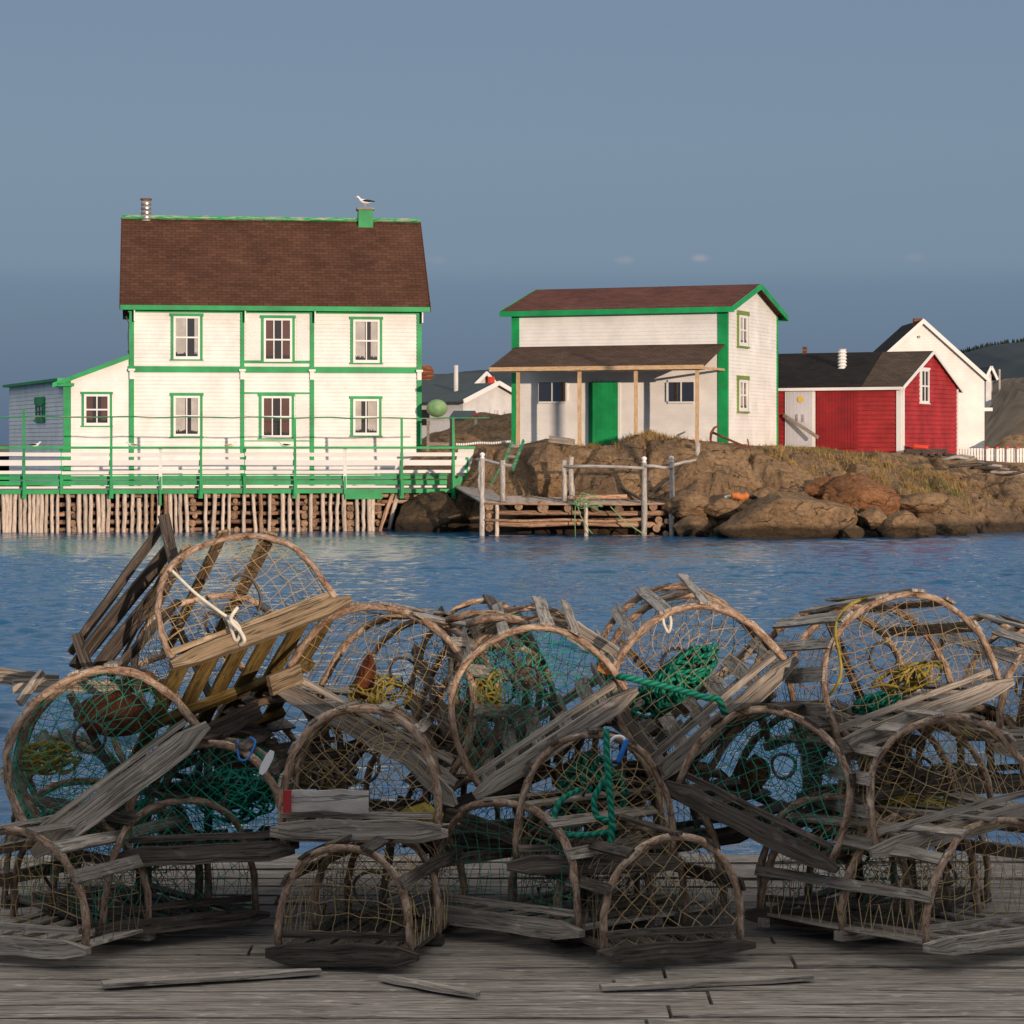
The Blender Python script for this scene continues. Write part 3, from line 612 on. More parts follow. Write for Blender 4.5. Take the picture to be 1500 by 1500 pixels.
def sbox(px0, px1, py0, py1): 
    u0, _ = sf.at(px0, 600); u1, _ = sf.at(px1, 600); um = (px0+px1)/2; return u0, u1, sf.at(um, py1)[1], sf.at(um, py0)[1]
a, b, z0, z1 = sbox(787, 832, 588, 560); window(st, fr, a, b, z0, z1, None, .05, 2, 1, sash='white_trim', sw=.06)
a, b, z0, z1 = sbox(977, 1020, 588, 560); window(st, fr, a, b, z0, z1, None, .05, 2, 1, sash='white_trim', sw=.06)
a, b, z0, z1 = sbox(863, 906, 654, 555); m = MB(); fbox(m, fr, a, b, .02, .07, z0-.1, z1); 
for k in range(1, 7): c = a+(b-a)*k/7; fbox(m, fr, c-.004, c+.004, .070, .074, z0, z1)
dr = m.build('door', 'green_paint', st); m = MB()
for zz in (z0+.35, z1-.4): fbox(m, fr, a-.04, a+.12, .076, .088, zz, zz+.05)
m.build('hinge', 'steel', dr)
m = MB(); fbox(m, fr, a-.07, a, .02, .05, z0-.1, z1+.06); fbox(m, fr, b, b+.07, .02, .05, z0-.1, z1+.06); fbox(m, fr, a, b, .02, .05, z1, z1+.06); m.build('door_frame', 'white_trim', st)
for (ya, yb, yc, yd) in ((458, 511, 0, 0), (553, 606, 0, 0)):
    v0, zt = sf.side(1080.5, ya+3, WS); v1, zb_ = sf.side(1093, yb-3, WS); window(st, fside, v0, v1, zb_, zt, 'olive_trim', .12, 2, 2, sw=.09, curtain='curtain')
# porch
pv = 2.2; pe = sf.at(880, 536, -pv)[1]; pa = sf.at(900, 506)[1]; x0 = sf.at(717, 533, -pv)[0]; x1 = sf.at(1031, 533, -pv)[0]; x1 = min(x1, WS+.05)
m = MB(); m.slab([(x0, -pv, pe), (x1, -pv, pe), (x1, -.02, pa), (x0, -.02, pa)], .06); m.build('porch_roof', 'porch_shingle', st)
m = MB(); m.box(x0, x1, -pv-.03, -pv-.003, pe-.13, pe-.003); m.box(x1-.04, x1, -pv, -.02, pe-.13, pe-.06); m.box(x0+.05, x1-.05, -pv+.15, -pv+.27, pe-.16, pe-.08); m.build('porch_beam', 'fresh_lumber', st)
m = MB()
for k in range(13): xx = x0+.1+(x1-x0-.2)*k/12; m.beam((xx, -pv+.02, pe-.09), (xx, -.03, pa-.09), .09, .04, wdir=(0, 0, 1))
m.build('porch_rafters', 'fresh_lumber', st)
for px in (758, 848, 930.5, 1020.5):
    u = sf.at(px, 600, -pv+.15)[0]; m = MB(); m.beam((u, -pv+.2, 1.9), (u, -pv+.2, pe-.12), .10, .09, wdir=(1, 0, 0), seg=4, jit=.004); m.build('porch_post', 'fresh_lumber', st)

# ---- red shed
rf = Fr(1321, 80.0, -29); rs_ = rf.root('red_shed', 'low red clapboard shed with white double latch door and dark roof', 'shed')
WR = 8.5; DR = rf.side(1402, 600, 0)[0]; zer = rf.at(1321, 563)[1]; zrr = rf.side(1363, 514, 0)[1]; zb = 2.0
m = MB(); fl = lambda u, o, z: (u, -o, z); clap(m, fl, zb, zer, lambda z: (-WR, 0), .15, .03); m.build('front_wall', 'red_paint', rs_)
fg = lambda u, o, z: (o, u, z); m = MB(); clap(m, fg, zb, zrr-.02, spanG(DR, zer, zrr), .15, .034); m.face([(-WR, 0, zb), (-WR, DR, zb), (-WR, DR, zer), (-WR, DR/2, zrr), (-WR, 0, zer)]); m.face([(-WR, DR, zb), (0, DR, zb), (0, DR, zer), (-WR, DR, zer)]); m.build('gable_wall', 'red_paint', rs_)
rt = empty('tmp', (0, 0, 0)); 
sp0 = rf.at(1262, 562, -.15)[0]; sp1 = rf.at(1293, 514, DR/2)[0]
pr = bpy.data.objects.new('roof_holder', None)
def shift(objs, dx):
    for o in objs: o.location.x += dx
before = set(C.objects); gable_roof(rs_, WR, DR, zer, zrr, .12, .18, 'black_felt', 'white_trim', split=(sp0+WR, sp1+WR), mat2='worn_felt', fas=.10, rakes=(False, True)); shift([o for o in C.objects if o not in before], -WR)
bpy.data.objects.remove(rt); bpy.data.objects.remove(pr)
for yv in (0, DR):
    m = MB(); m.box(.003, .05, yv-.03 if yv == 0 else yv-.10, yv+.14 if yv == 0 else yv+.02, zb, zer-.05)
    if yv == 0: m.box(-.17, .003, -.05, -.003, zb, zer-.11)
    m.build('corner_board', 'white_trim', rs_)
v0, zt = rf.side(1347, 541, 0); v1, z0 = rf.side(1358.5, 591, 0); window(rs_, fg, v0, v1, z0, zt, 'white_trim', .06, 2, 2, sw=.06)
def rbx(px0, px1, py0, py1): a = rf.at(px0, 600)[0]; b = rf.at(px1, 600)[0]; mid = (px0+px1)/2; return a, b, rf.at(mid, py1)[1], rf.at(mid, py0)[1]
a, b, z0, z1 = rbx(1153, 1191, 567, 655); z0, z1 = rf.at(1170, 655)[1], rf.at(1170, 568)[1]
m = MB(); fbox(m, fl, a, b, .025, .07, z0, z1)
for k in range(1, 7): c = a+(b-a)*k/7; fbox(m, fl, c-.005, c+.005, .07, .075, z0, z1)
dd = m.build('door', 'grey_door_paint', rs_)
m = MB(); c = rf.at(1174, 600)[0]; cz = rf.at(1174, 585)[1]; m.tube([(c, -.078, cz), (c, -.10, cz)], .10, 20); m.build('door_disc', 'yellow_paint', dd)
for pxx in (1169, 1178): m = MB(); c = rf.at(pxx, 600)[0]; fbox(m, fl, c-.02, c+.02, .078, .11, rf.at(1174, 618)[1], rf.at(1174, 607)[1]); m.build('latch', 'steel', dd)
m = MB(); fbox(m, fl, a-.05, a, .02, .06, z0, z1); fbox(m, fl, b, b+.09, .02, .06, z0, z1); m.build('door_frame', 'white_trim', rs_)
a, b, z0, z1 = rbx(1197, 1256, 569, 657); m = MB(); n = 13
for k in range(n): c = a+(b-a)*k/n; fbox(m, fl, c+.004, c+(b-a)/n-.004, .024, .050+.006*(k % 2), z0, z1)
m.build('boarded_door', 'dark_red_paint', rs_)
# ribbed roof vent
vu, vz = rf.at(1232, 545, DR*.25); slr = (zrr-zer)/(DR/2); m = MB(); bz = zer+slr*DR*.27; pts = []; rr = []
for k in range(13): pts.append((vu, DR*.27, bz-.05+.055*k)); rr.append(.11 if k % 2 else .16)
m.tube(pts, rr, 14); m.build('roof_vent', 'white_trim', rs_)
m = MB(); cu2 = rf.at(1179, 512, DR/2)[0]; m.box(cu2-.06, cu2+.06, DR/2-.06, DR/2+.06, zrr-.1, zrr+.22); m.build('chimney', 'rust', rs_)
# plank propped across the door
k0 = rf.at(1144, 608, -.35); k1 = rf.at(1202, 641, -.25); p0 = rf.w(k0[0], -.12, k0[1]); p1 = rf.w(k1[0], -.45, k1[1])
m = MB(); m.beam(p0, p1, .12, .05, seg=3, jit=.003); tag(m.build('plank', 'grey_wood'), 'long grey plank leaning across the pale door of the red shed', 'plank')

# ---- white gabled house behind the red shed
bf = Fr(1262, 92.5, 0); bh = bf.root('gabled_house', 'tall plain white gabled house rising behind the red shed', 'house')
WB = bf.at(1442, 600)[0]; zeb = bf.at(1442, 549)[1]; zrb = bf.at(1350, 468)[1]; xm = WB/2
m = MB()
def spB(z):
    if z <= zeb: return (0, WB)
    k = (z-zeb)/(zrb-zeb)*WB/2; return (k, WB-k)
clap(m, fr, 1.8, zrb-.02, spB, .11, .012); m.face([(WB, 0, 1.8), (WB, 5, 1.8), (WB, 5, zeb), (WB, 0, zeb)]); m.face([(0, 0, 1.8), (0, 5, 1.8), (0, 5, zeb), (0, 0, zeb)]); m.build('wall', 'white_paint', bh)
s = (zrb-zeb)/(WB/2); m = MB(); o_ = .2
m.slab([(-o_, 5, zeb-s*o_), (-o_, -.12, zeb-s*o_), (xm, -.12, zrb), (xm, 5, zrb)], .06); m.slab([(WB+o_, -.12, zeb-s*o_), (WB+o_, 5, zeb-s*o_), (xm, 5, zrb), (xm, -.12, zrb)], .06); m.build('roof', 'black_felt', bh)
for sg in (0, 1):
    x_ = -o_ if sg == 0 else WB+o_; m = MB(); m.hexa([(x_, -.16, zeb-s*o_-.16), (xm, -.16, zrb-.16), (xm, -.123, zrb-.16), (x_, -.123, zeb-s*o_-.16), (x_, -.16, zeb-s*o_+.03), (xm, -.16, zrb+.03), (xm, -.123, zrb+.03), (x_, -.123, zeb-s*o_+.03)]); m.build('rake_board', 'white_trim', bh)
m = MB(); m.box(xm-.25, xm+.05, .5, .8, zrb-.3, zrb+.07); m.build('chimney', 'rust', bh)
m = MB(); m.box(WB+.002, WB+.35, .2, 1.2, bf.at(1442, 602)[1], bf.at(1442, 597)[1]); m.build('porch_hood', 'white_trim', bh)
c = bf.at(1346, 494); m = MB(); m.tube([(c[0], -.03, c[1]), (c[0], -.08, c[1]+.02)], .05, 8); m.build('wall_lamp', 'steel', bh)
# ================================================================== WHARF IN FRONT OF THE WHITE HOUSE
V0 = -5.4                                   # outer edge of the wharf in the house's frame
wx = lambda px, v=V0: hf.at(px, 600, v)[0]
wz = lambda px, py, v=V0: hf.at(px, py, v)[1]
wh = hf.root('green_wharf', 'long green edged timber wharf on white peeled piles before the large house', 'wharf')
zd = wz(300, 718); xl, xr = wx(-30), wx(690)
m = MB(); n = 90
for k in range(n): a = xl+(xr-xl)*k/n; m.box(a+.006, xl+(xr-xl)*(k+1)/n-.006, V0+.03, -.03, zd-.05+random.uniform(-.004, .004), zd)
m.build('deck', 'deck_wood', wh)
m = MB(); m.box(xl, xr+.05, V0, V0+.028, wz(300, 723), zd+.02); m.box(wx(505), wx(560), V0-.04, V0-.003, wz(530, 731), zd-.01); m.build('edge_beam', 'green_paint', wh)
# peeled piles
PX = [-24, -16, -9, -3, 4, 10, 15.5, 21.7, 29, 35.7, 43, 49, 55, 61, 67.7, 76, 84.7, 99, 115.5, 125, 133, 143.5, 151, 159, 171.5, 182.7, 194, 203, 213.5, 223, 232, 242, 249, 256.7, 264, 272.5, 301, 315, 327, 336, 358, 371, 382, 395.5, 414, 425, 436.5, 456, 473, 484.5, 495, 503.5, 522.5, 532.5, 541, 547]
for k, px in enumerate(PX):
    yb = random.uniform(777, 782); yt = 722 if k not in (9, 27) else 730; u = wx(px)+.0; r_ = random.uniform(.050, .072); L = random.gauss(0, .035)
    m = MB(); z0 = -.35; z1 = wz(px, yt); pts = []; 
    for q in range(7): f = q/6; pts.append((u+L*(1-f)+random.gauss(0, .008), V0+.10+random.uniform(-.02, .02), z0+(z1-z0)*f))
    m.tube(pts, [r_*random.uniform(.92, 1.08) for _ in pts], 9); m.build('pile', 'pile_wood' if k not in (29, 31, 42) else 'crib_log', wh, True)
for (xa, ya, xb, yb) in ((576, 723, 557, 779), (583, 724, 571, 776)):
    m = MB(); m.tube([(wx(xb), V0+.10, wz(xb, yb)), (wx((xa+xb)/2)-.02, V0+.12, wz(xa, (ya+yb)/2)), (wx(xa), V0+.14, wz(xa, ya))], [.065, .07, .065], 9); m.build('pile', 'pile_wood' if xb > 560 else 'crib_log', wh, True)
# crib behind the piles: level logs and stacked butt ends
row = 0
for py in (727, 739, 752, 765, 776):
    z = wz(300, py); row += 1
    for seg in range(5):
        a = xl+(wx(640 if py < 730 else 566)-xl)*seg/5; b = xl+(wx(640 if py < 730 else 566)-xl)*(seg+1)/5+.15; m = MB(); y_ = V0+.32+random.uniform(-.03, .03)
        m.tube([(a, y_, z+random.gauss(0, .02)), ((a+b)/2, y_, z+random.gauss(0, .02)), (b, y_, z+random.gauss(0, .02))], random.uniform(.055, .075), 8); m.build('crib_log', 'crib_log', wh, True)
for px in (108, 284, 345, 400, 448, 462, 512, 520, 556):
    for py in (734, 744.5, 756, 767, 776):
        if random.random() < .25: continue
        m = MB(); u = wx(px+random.uniform(-2, 2)); z = wz(px, py); m.tube([(u, V0+.17+random.uniform(0, .05), z), (u, V0+1.6, z)], random.uniform(.075, .11), 12, endmi=1); m.build('butt_log', ['crib_log', 'log_end'], wh, False)
for (a, b, py) in ((560, 638, 735), (585, 640, 727)):
    m = MB(); m.tube([(wx(a), V0+.18, wz(a, py)), (wx(b), V0+.2, wz(b, py))], .06, 8); m.build('crib_log', 'crib_log', wh, True)
for px in (597, 603.5, 618): m = MB(); m.tube([(wx(px), V0+.15, wz(px, 727)), (wx(px), V0+1.5, wz(px, 727))], .10, 12, endmi=1); m.build('butt_log', ['crib_log', 'log_end'], wh)
m = MB(); m.box(xl, wx(566), V0+1.9, V0+2.0, -.5, zd-.06); m.build('back_boarding', 'dark_wood', wh)
# white bench with a slatted back along the edge
bn = hf.root('slatted_bench', 'long bench with white slatted back and green seat boards along the wharf edge', 'bench')
bx0, bx1 = wx(-25), wx(683); lean = .28
def bz(py): return wz(350, py)
m = MB(); m.box(bx0, wx(694), V0-lean-.10, V0-lean+.04, bz(657.5), bz(654)); m.build('top_rail', 'green_paint', bn)
SL = [(663, 668.5), (674, 682), (689, 693.5)]
for i, (ya, yb) in enumerate(SL):
    a = bx0; k = 0
    seams = [35, 90, 163, 235, 294, 358, 432, 505, 588, 683]
    for s_ in seams:
        b = wx(s_); f0 = (bz(yb)-zd)/(bz(655)-zd); f1 = (bz(ya)-zd)/(bz(655)-zd); yo0, yo1 = V0-lean*f0, V0-lean*f1; dz = random.gauss(0, .012)
        m = MB(); m.hexa([(a+.01, yo0, bz(yb)+dz), (b-.01, yo0, bz(yb)+dz), (b-.01, yo0+.03, bz(yb)+dz), (a+.01, yo0+.03, bz(yb)+dz), (a+.01, yo1, bz(ya)+dz), (b-.01, yo1, bz(ya)+dz), (b-.01, yo1+.03, bz(ya)+dz), (a+.01, yo1+.03, bz(ya)+dz)]); m.build('back_slat', 'white_trim', bn); a = b
for ya, yb, dy, mt in ((697, 702, .06, 'green_paint'), (704, 710.5, .02, 'green_paint'), (712, 715, .16, 'white_trim')):
    m = MB(); m.box(bx0, wx(655), V0+dy, V0+dy+.03, bz(yb), bz(ya)); m.build('front_board', mt, bn)
m = MB(); m.box(bx0, wx(660), V0+.05, V0+.50, bz(696), bz(694.5)); m.build('seat', 'green_paint', bn)
for px in (90, 235, 358, 505, 683):
    m = MB(); m.beam((wx(px), V0+.045, zd-.05), (wx(px), V0-lean+.06, bz(657)), .10, .06, wdir=(1, 0, 0)); m.build('back_post', 'white_trim' if px in (235, 505) else 'green_paint', bn)
m = MB(); m.hexa([(wx(664), V0+.0, bz(698)), (wx(686), V0+.0, bz(698)), (wx(686), V0+.04, bz(698)), (wx(664), V0+.04, bz(698)), (wx(670), V0-lean, bz(658)), (wx(693), V0-lean, bz(658)), (wx(693), V0-lean+.04, bz(658)), (wx(670), V0-lean+.04, bz(658))]); m.build('end_panel', 'white_trim', bn)
m = MB(); m.box(wx(662), wx(687), V0+.02, V0+.5, bz(721), bz(697)); m.box(wx(682), wx(686), V0-.04, V0+.014, bz(725), bz(696)); m.build('end_box', 'green_paint', bn)
# high handrail
hr = hf.root('handrail', 'thin green handrail on tall posts above the wharf bench', 'handrail')
for px in (36, 163, 294, 432, 588, 664):
    yt = 600 if px == 36 else 612; yb = 726 if px not in (235,) else 740
    m = MB(); m.beam((wx(px), V0-.16, wz(px, yb)), (wx(px)+random.gauss(0, .015), V0-.30, wz(px, yt)), .075, .07, wdir=(1, 0, 0), seg=4, jit=.003); m.build('post', 'green_paint', hr)
    m = MB(); m.beam((wx(px), V0-.13, wz(px, 730)), (wx(px), V0-.13, wz(px, 708)), .13, .05, wdir=(1, 0, 0)); m.build('post_cleat', 'green_paint', hr)
for px in (90, 235, 358, 505):
    m = MB(); m.beam((wx(px), V0-.05, wz(px, 740 if px == 235 else 724)), (wx(px), V0-.05, wz(px, 696)), .07, .06, wdir=(1, 0, 0)); m.build('stub_post', 'green_paint', hr)
pts = [(wx(px), V0-.30, wz(px, 610+(px-13)*.0035+random.gauss(0, .25)+(1 if px % 100 < 50 else 0))) for px in range(-20, 690, 24)]
m = MB(); m.tube(pts+[(wx(716), V0-.2, wz(716, 612))], .022, 6); m.build('rail', 'green_weathered', hr, True)
# ducks on the bench rail
def seabird(root, s, body='feather_white', back='feather_black', stand=True, legs=.16):
    m = MB(); prof = [(-.30, .005), (-.26, .035), (-.18, .065), (-.06, .095), (.06, .10), (.15, .085), (.20, .06), (.235, .045), (.26, .046), (.29, .05), (.33, .043), (.355, .02)]
    cz = [.015, .018, .02, .015, .02, .045, .085, .13, .165, .19, .195, .19]
    m.tube([(p[0]*s, 0, (legs+.08+z)*s) for p, z in zip(prof, cz)], [p[1]*s for p in prof], 14); b = m.build('body', body, root, True)
    m = MB()
    for sg in (-1, 1):
        m.tube([(x*s, sg*(.062+.012*(1-abs(x)*3))*s, (legs+.115+.03*(x+.3))*s) for x in (.12, .03, -.08, -.2, -.32, -.40)], [.02*s, .052*s, .055*s, .042*s, .02*s, .004*s], 8)
    m.build('wings', back, root, True)
    m = MB(); m.tube([(.345*s, 0, (legs+.27)*s), (.40*s, 0, (legs+.262)*s), (.425*s, 0, (legs+.25)*s)], [.015*s, .011*s, .004*s], 6); m.build('beak', 'beak', root, True)
    if stand:
        for sg in (-1, 1): m = MB(); m.tube([(-.0*s, sg*.04*s, (legs+.03)*s), (.0, sg*.04*s, .01*s)], .009*s, 5); m.beam((-.0, sg*.04*s, .006*s), (.07*s, sg*.04*s, .006*s), .05*s, .008*s, wdir=(0, 1, 0)); m.build('leg', 'beak', root)
cw = hf.w(cu, D_/2, gcz+.03)
gl = empty('gull', cw, R(180+14), 'black backed gull standing on the green chimney cap', 'gull'); seabird(gl, .86)
for px, lb, rot, bb, bk in ((52, 'small dark duck sitting low on the bench rail before the shaded wing', 10, 'feather_white', 'feather_black'), (194, 'small grey and white duck on the bench rail at the corner of the lean-to', 190, 'feather_white', 'grey_wood'), (337, 'small tan duck on the bench rail left of the middle lower window', 15, 'feather_white', 'beak'), (416, 'small pale duck beside the handrail post at the middle lower window', 190, 'feather_white', 'feather_black')):
    q = hf.w(wx(px), V0-lean-.03, bz(654)-.005); d_ = empty('duck', q, R(rot), lb, 'duck', 'birds on the bench rail'); seabird(d_, .50, bb, bk, False, -.0)

# green float ball on a wooden frame
kx = Fr(646, 81.0, 0); q0, zt = kx.at(640, 585); _, zq = kx.at(640, 611); rr = (zt-zq)/2
m = MB(); pts = []; rs2 = []
for k in range(17): a = math.pi*k/16; pts.append((0, 0, -math.cos(a)*rr)); rs2.append(max(.004, math.sin(a)*rr*1.2))
m.tube(pts, rs2, 24); fb = m.build('net_float', 'float_green', None, True); fb.location = kx.w(q0, 0, (zt+zq)/2); tag(fb, 'large round mossy green float ball beside the big house corner', 'float')
m = MB(); fbn = []
fm = kx.root('wooden_frame', 'weathered empty wooden frame standing behind the wharf end rail', 'frame')
for (a, b, c, d) in ((625, 629, 616, 652), (659, 663, 616, 652)): x0_, z1_ = kx.at(a, c); x1_, z0_ = kx.at(b, d); m = MB(); m.box(x0_, x1_, -.04, .04, z0_-.2, z1_); m.build('upright', 'grey_wood', fm)
for (a, b, c, d) in ((625, 663, 613, 616), (625, 663, 648, 653)): x0_, z1_ = kx.at(a, c); x1_, z0_ = kx.at(b, d); m = MB(); m.box(x0_, x1_, -.045, .045, z0_, z1_); m.build('rail', 'grey_wood', fm)
# post with red cap, rope rail with white floats
q = P(697, 650, 83); rp = empty('marker_post', (q.x, q.y, 0), 0, 'slim white post with red cap left of the store', 'post'); m = MB(); m.box(-.045, .045, -.045, .045, 1.6, H+(650-612)/F*83); m.build('post', 'white_trim', rp); m = MB(); zt = H+(650-612)/F*83; m.tube([(0, 0, zt+.002), (0, 0, zt+.08), (0, 0, zt+.16)], [.11, .09, .02], 10); m.build('cap', 'red_plastic', rp)
pf = empty('float_line', (0, 0, 0), 0, 'low line of small white floats strung above the dark rock left of the store', 'rope'); 
m = MB(); pts = []
for k in range(24): px = 669+k*3.4; pts.append(P(px, 651-(px-669)*.045+.6*math.sin(k*.5), 77.6))
m.tube(pts, .012, 4); m.build('line', 'rope_white', pf)
for p in pts: m = MB(); m.tube([p-Vector((.032, 0, 0)), p-Vector((.02, 0, 0)), p+Vector((.02, 0, 0)), p+Vector((.032, 0, 0))], [.02, .045, .045, .02], 8); m.build('float', 'white_plastic', pf, True)

# ================================================================== GREY GANGWAY AND LOG CRIB
cf = Fr(705, 72.0, 1.5); cr = cf.root('log_crib', 'small landing stage of stacked logs with silvery posts in the water', 'landing stage')
cx = lambda px, v=0: cf.at(px, 700, v)[0]
czz = lambda py, px=845, v=0: cf.at(px, py, v)[1]
dz_ = czz(737); m = MB(); n = 16; dpt = 2.6; zb_ = cf.at(845, 720, dpt)[1]
for k in range(n):
    a = .0+dpt*k/n; z_ = dz_+(zb_-dz_)*k/n*.6; m.box(cx(706)+random.uniform(-.05, .08), cx(985)+random.uniform(-.1, .1), a+.006, a+dpt/n-.006, z_-.05, z_)
m.build('deck', 'deck_wood', cr)
for (a, b, py, v, r_) in ((712, 978, 752, .18, .075), (712, 975, 768, .16, .085), (716, 984, 787, .02, .055), (706, 948, 762, -.03, .045), (708, 984, 738.5, -.04, .03)):
    pts = [(cx(a+(b-a)*f, v), v, czz(py)+random.gauss(0, .018)) for f in (0, .25, .5, .75, 1)]; m = MB(); m.tube(pts, [r_*random.uniform(.9, 1.1) for _ in pts], 9); m.build('side_log', 'crib_log', cr, True)
for px, py, r_ in ((716.5, 741.5, .13), (760, 742, .12), (795.5, 743, .17), (833, 744, .14), (871, 744.5, .11), (906, 745, .12), (716, 755.5, .09), (717, 773.5, .12), (957, 742, .13), (975, 743, .09), (965, 762, .11), (977, 764, .08), (962, 774, .12), (975, 782, .09), (955, 784, .08)):
    m = MB(); m.tube([(cx(px), -.02, czz(py)), (cx(px), .8, czz(py)+.01), (cx(px), 2.2, czz(py))], [r_*.96, r_, r_], 14, endmi=1, jit=.03); m.build('butt_log', ['crib_log', 'log_end'], cr)
POSTS = [(706.5, 672, 791, 0, .075, 'silver_post'), (727.5, 737, 790, 0, .06, 'pile_wood'), (737, 674, 734, .35, .08, 'silver_post'), (703.5, 675, 722, .9, .06, 'silver_post'), (827, 674, 734, .25, .07, 'silver_post'), (836.5, 669, 731, .5, .085, 'silver_post'), (858.5, 737, 791, -.06, .065, 'pile_wood'), (943.5, 678, 791, -.07, .085, 'silver_post'), (983.5, 677, 791, -.02, .075, 'silver_post'), (1022, 649, 733, 1.6, .085, 'silver_post')]
for px, ya, yb, v, r_, mt in POSTS:
    zt, zb1 = cf.at(px, ya, v)[1], cf.at(px, yb, v)[1]; u = cx(px, v); m = MB(); pts = [(u+random.gauss(0, .012), v, zb1+(zt-zb1)*q/5-(.3*(1-q/5) if yb > 780 else 0)) for q in range(6)]
    m.tube(pts, [r_*random.uniform(.93, 1.05)*(1.05-.1*q/5) for q in range(6)], 10); po = m.build('post', mt, cr, True)
    if px in (706.5, 943.5, 983.5):
        m = MB(); m.tube([(u, v, zt), (u, v, zt+.03), (u, v, zt+.05), (u, v, zt+.09), (u, v, zt+.15), (u, v, zt+.19)], [.06, .085, .04, .075, .08, .02], 12); m.build('finial', 'white_trim', po, True)
def rail(pa, ya, pb, yb, va, vb, r_=.046, mt='silver_post'):
    a = cf.at(pa, ya, va); b = cf.at(pb, yb, vb); p0 = Vector((a[0], va, a[1])); p1 = Vector((b[0], vb, b[1])); m = MB(); m.tube([p0, p0.lerp(p1, .33)+Vector((0, 0, random.gauss(0, .02))), p0.lerp(p1, .66)+Vector((0, 0, random.gauss(0, .02))), p1], [r_, r_*1.05, r_*.95, r_*.9], 8); m.build('rail', mt, cr, True)
rail(826, 683.5, 944, 686, .2, -.14); rail(944, 682.5, 986, 685, -.14, -.08); rail(986, 681, 1032, 673, 0, 1.6); rail(949, 728, 1036, 664, .5, 1.5, .05, 'dark_wood'); rail(698, 673, 740, 680, 1.2, .25, .045); rail(908, 714, 948, 736, 1.3, .3, .05, 'dark_wood')
m = MB(); m.tube([cf_ for cf_ in [Vector((cx(832), .5, czz(730))), Vector((cx(920), .45, czz(728)))]], .07, 8); m.build('deck_log', 'crib_log', cr, True)
# gangway
gw = empty('gangway', (0, 0, 0), 0, 'grey plank gangway between the green wharf and the log crib', 'gangway')
A = [P(688, 710, 76.2), P(700, 709, 76.2), P(706, 735.5, 72.3), P(742, 735.5, 72.3)]
m = MB()
for k in range(9):
    f0, f1 = k/9+.004, (k+1)/9-.004; a0, a1 = P(664, 711, 76.5).lerp(P(707, 736, 72.6), f0), P(664, 711, 76.5).lerp(P(707, 736, 72.6), f1); b0, b1 = P(712, 711, 76.5).lerp(P(742, 734, 72.9), f0), P(712, 711, 76.5).lerp(P(742, 734, 72.9), f1)
    dn = Vector((0, 0, -.05)); m.hexa([a0+dn, b0+dn, b1+dn, a1+dn, a0, b0, b1, a1])
m.build('planks', 'deck_wood', gw)
mp = empty('shadow_pole', (12.35, 56.9, 0), 0, 'unseen tall pole off to the right added to cast a shadow on the store', 'pole'); m = MB(); m.tube([(0, 0, -1.5), (.02, 0, 3), (0, 0, 6.5), (-.02, 0, 7.75)], [.13, .12, .11, .10], 12); m.build('pole', 'dark_wood', mp, True)  # unseen pole, added to throw the narrow shadow on the store front
m = MB(); m.tube([(-.02, 0, 7.752), (-.02, 0, 7.83)], [.12, .11], 12); m.build('cap', 'rust', mp)
# green ladder
ld = empty('ladder', (0, 0, 0), 0, 'green wooden ladder leaning on the rock below the store corner', 'ladder')
la0, la1, lb0, lb1 = P(736, 686, 73.6), P(751, 644, 74.4), P(751, 688, 73.5), P(767, 645, 74.3)
la0 = la1+(la0-la1)*1.0; 
for a, b in ((la0, la1), (lb0, lb1)): m = MB(); m.beam(a, b, .10, .05, wdir=(0, 0, 1)); m.build('rail', 'green_weathered', ld)
for f in (.12, .42, .78): m = MB(); m.beam(la0.lerp(la1, f), lb0.lerp(lb1, f), .12, .04, wdir=(0, .6, .4)); m.build('rung', 'grey_wood', ld)
m = MB(); m.beam(P(718, 712, 74.6), P(732, 686, 74.9), .04, .03); tag(m.build('pole', 'green_weathered'), 'thin green pole lying on the rock under the ladder', 'pole')
# anchor
an = empty('anchor', (0, 0, 0), 0, 'rusty old stock anchor lying before the white store corner', 'anchor'); D0 = 74.9
m = MB(); m.tube([P(1054, 622.5, D0), P(1046, 627, D0), P(1042, 634, D0), P(1041, 643, D0+.1), P(1042, 650, D0+.1)], [.02, .035, .045, .035, .02], 8); m.build('arms', 'rust', an, True)
m = MB(); m.tube([P(1043, 633, D0), P(1070, 645, D0-.3), P(1096, 656, D0-.5)], [.04, .035, .035], 8); m.build('shank', 'rust', an, True)
m = MB(); m.tube([P(1095, 643, D0-.5), P(1097, 652, D0-.5), P(1100, 661, D0-.5)], .022, 6); m.build('stock', 'rust', an, True)
m = MB(); m.beam(P(805, 643, 75.6), P(841, 648, 75.3), .20, .14, wdir=(0, 0, 1), seg=3, jit=.01); tag(m.build('timber', 'grey_wood'), 'short squared grey timber lying on the rock below the left store window', 'timber')
# orange net float
m = MB(); c = P(1084, 727, 71.3); pts = [c+Vector((-.26+.52*k/8, 0, .02*math.sin(k))) for k in range(9)]; m.tube(pts, [.05, .11, .07, .13, .08, .12, .07, .11, .04], 14, jit=.22); tag(m.build('float_bag', 'orange_plastic', None, True), 'crumpled bright orange float bag lying on the brown boulders', 'float')
m = MB(); c = P(1067, 728, 71.5); m.tube([c+Vector((-.12, 0, 0)), c, c+Vector((.14, 0, .01))], [.03, .06, .04], 8, jit=.1); tag(m.build('rag', 'rope_white', None, True), 'small pale rag lying left of the orange float bag', 'rag')
m = MB(); c = P(1103, 728, 71.6); m.tube([c+Vector((-.12, 0, 0)), c, c+Vector((.12, 0, -.02))], [.03, .07, .03], 8, jit=.1); tag(m.build('rag', 'dark_interior', None, True), 'dark blue rag lying right of the orange float bag', 'rag')
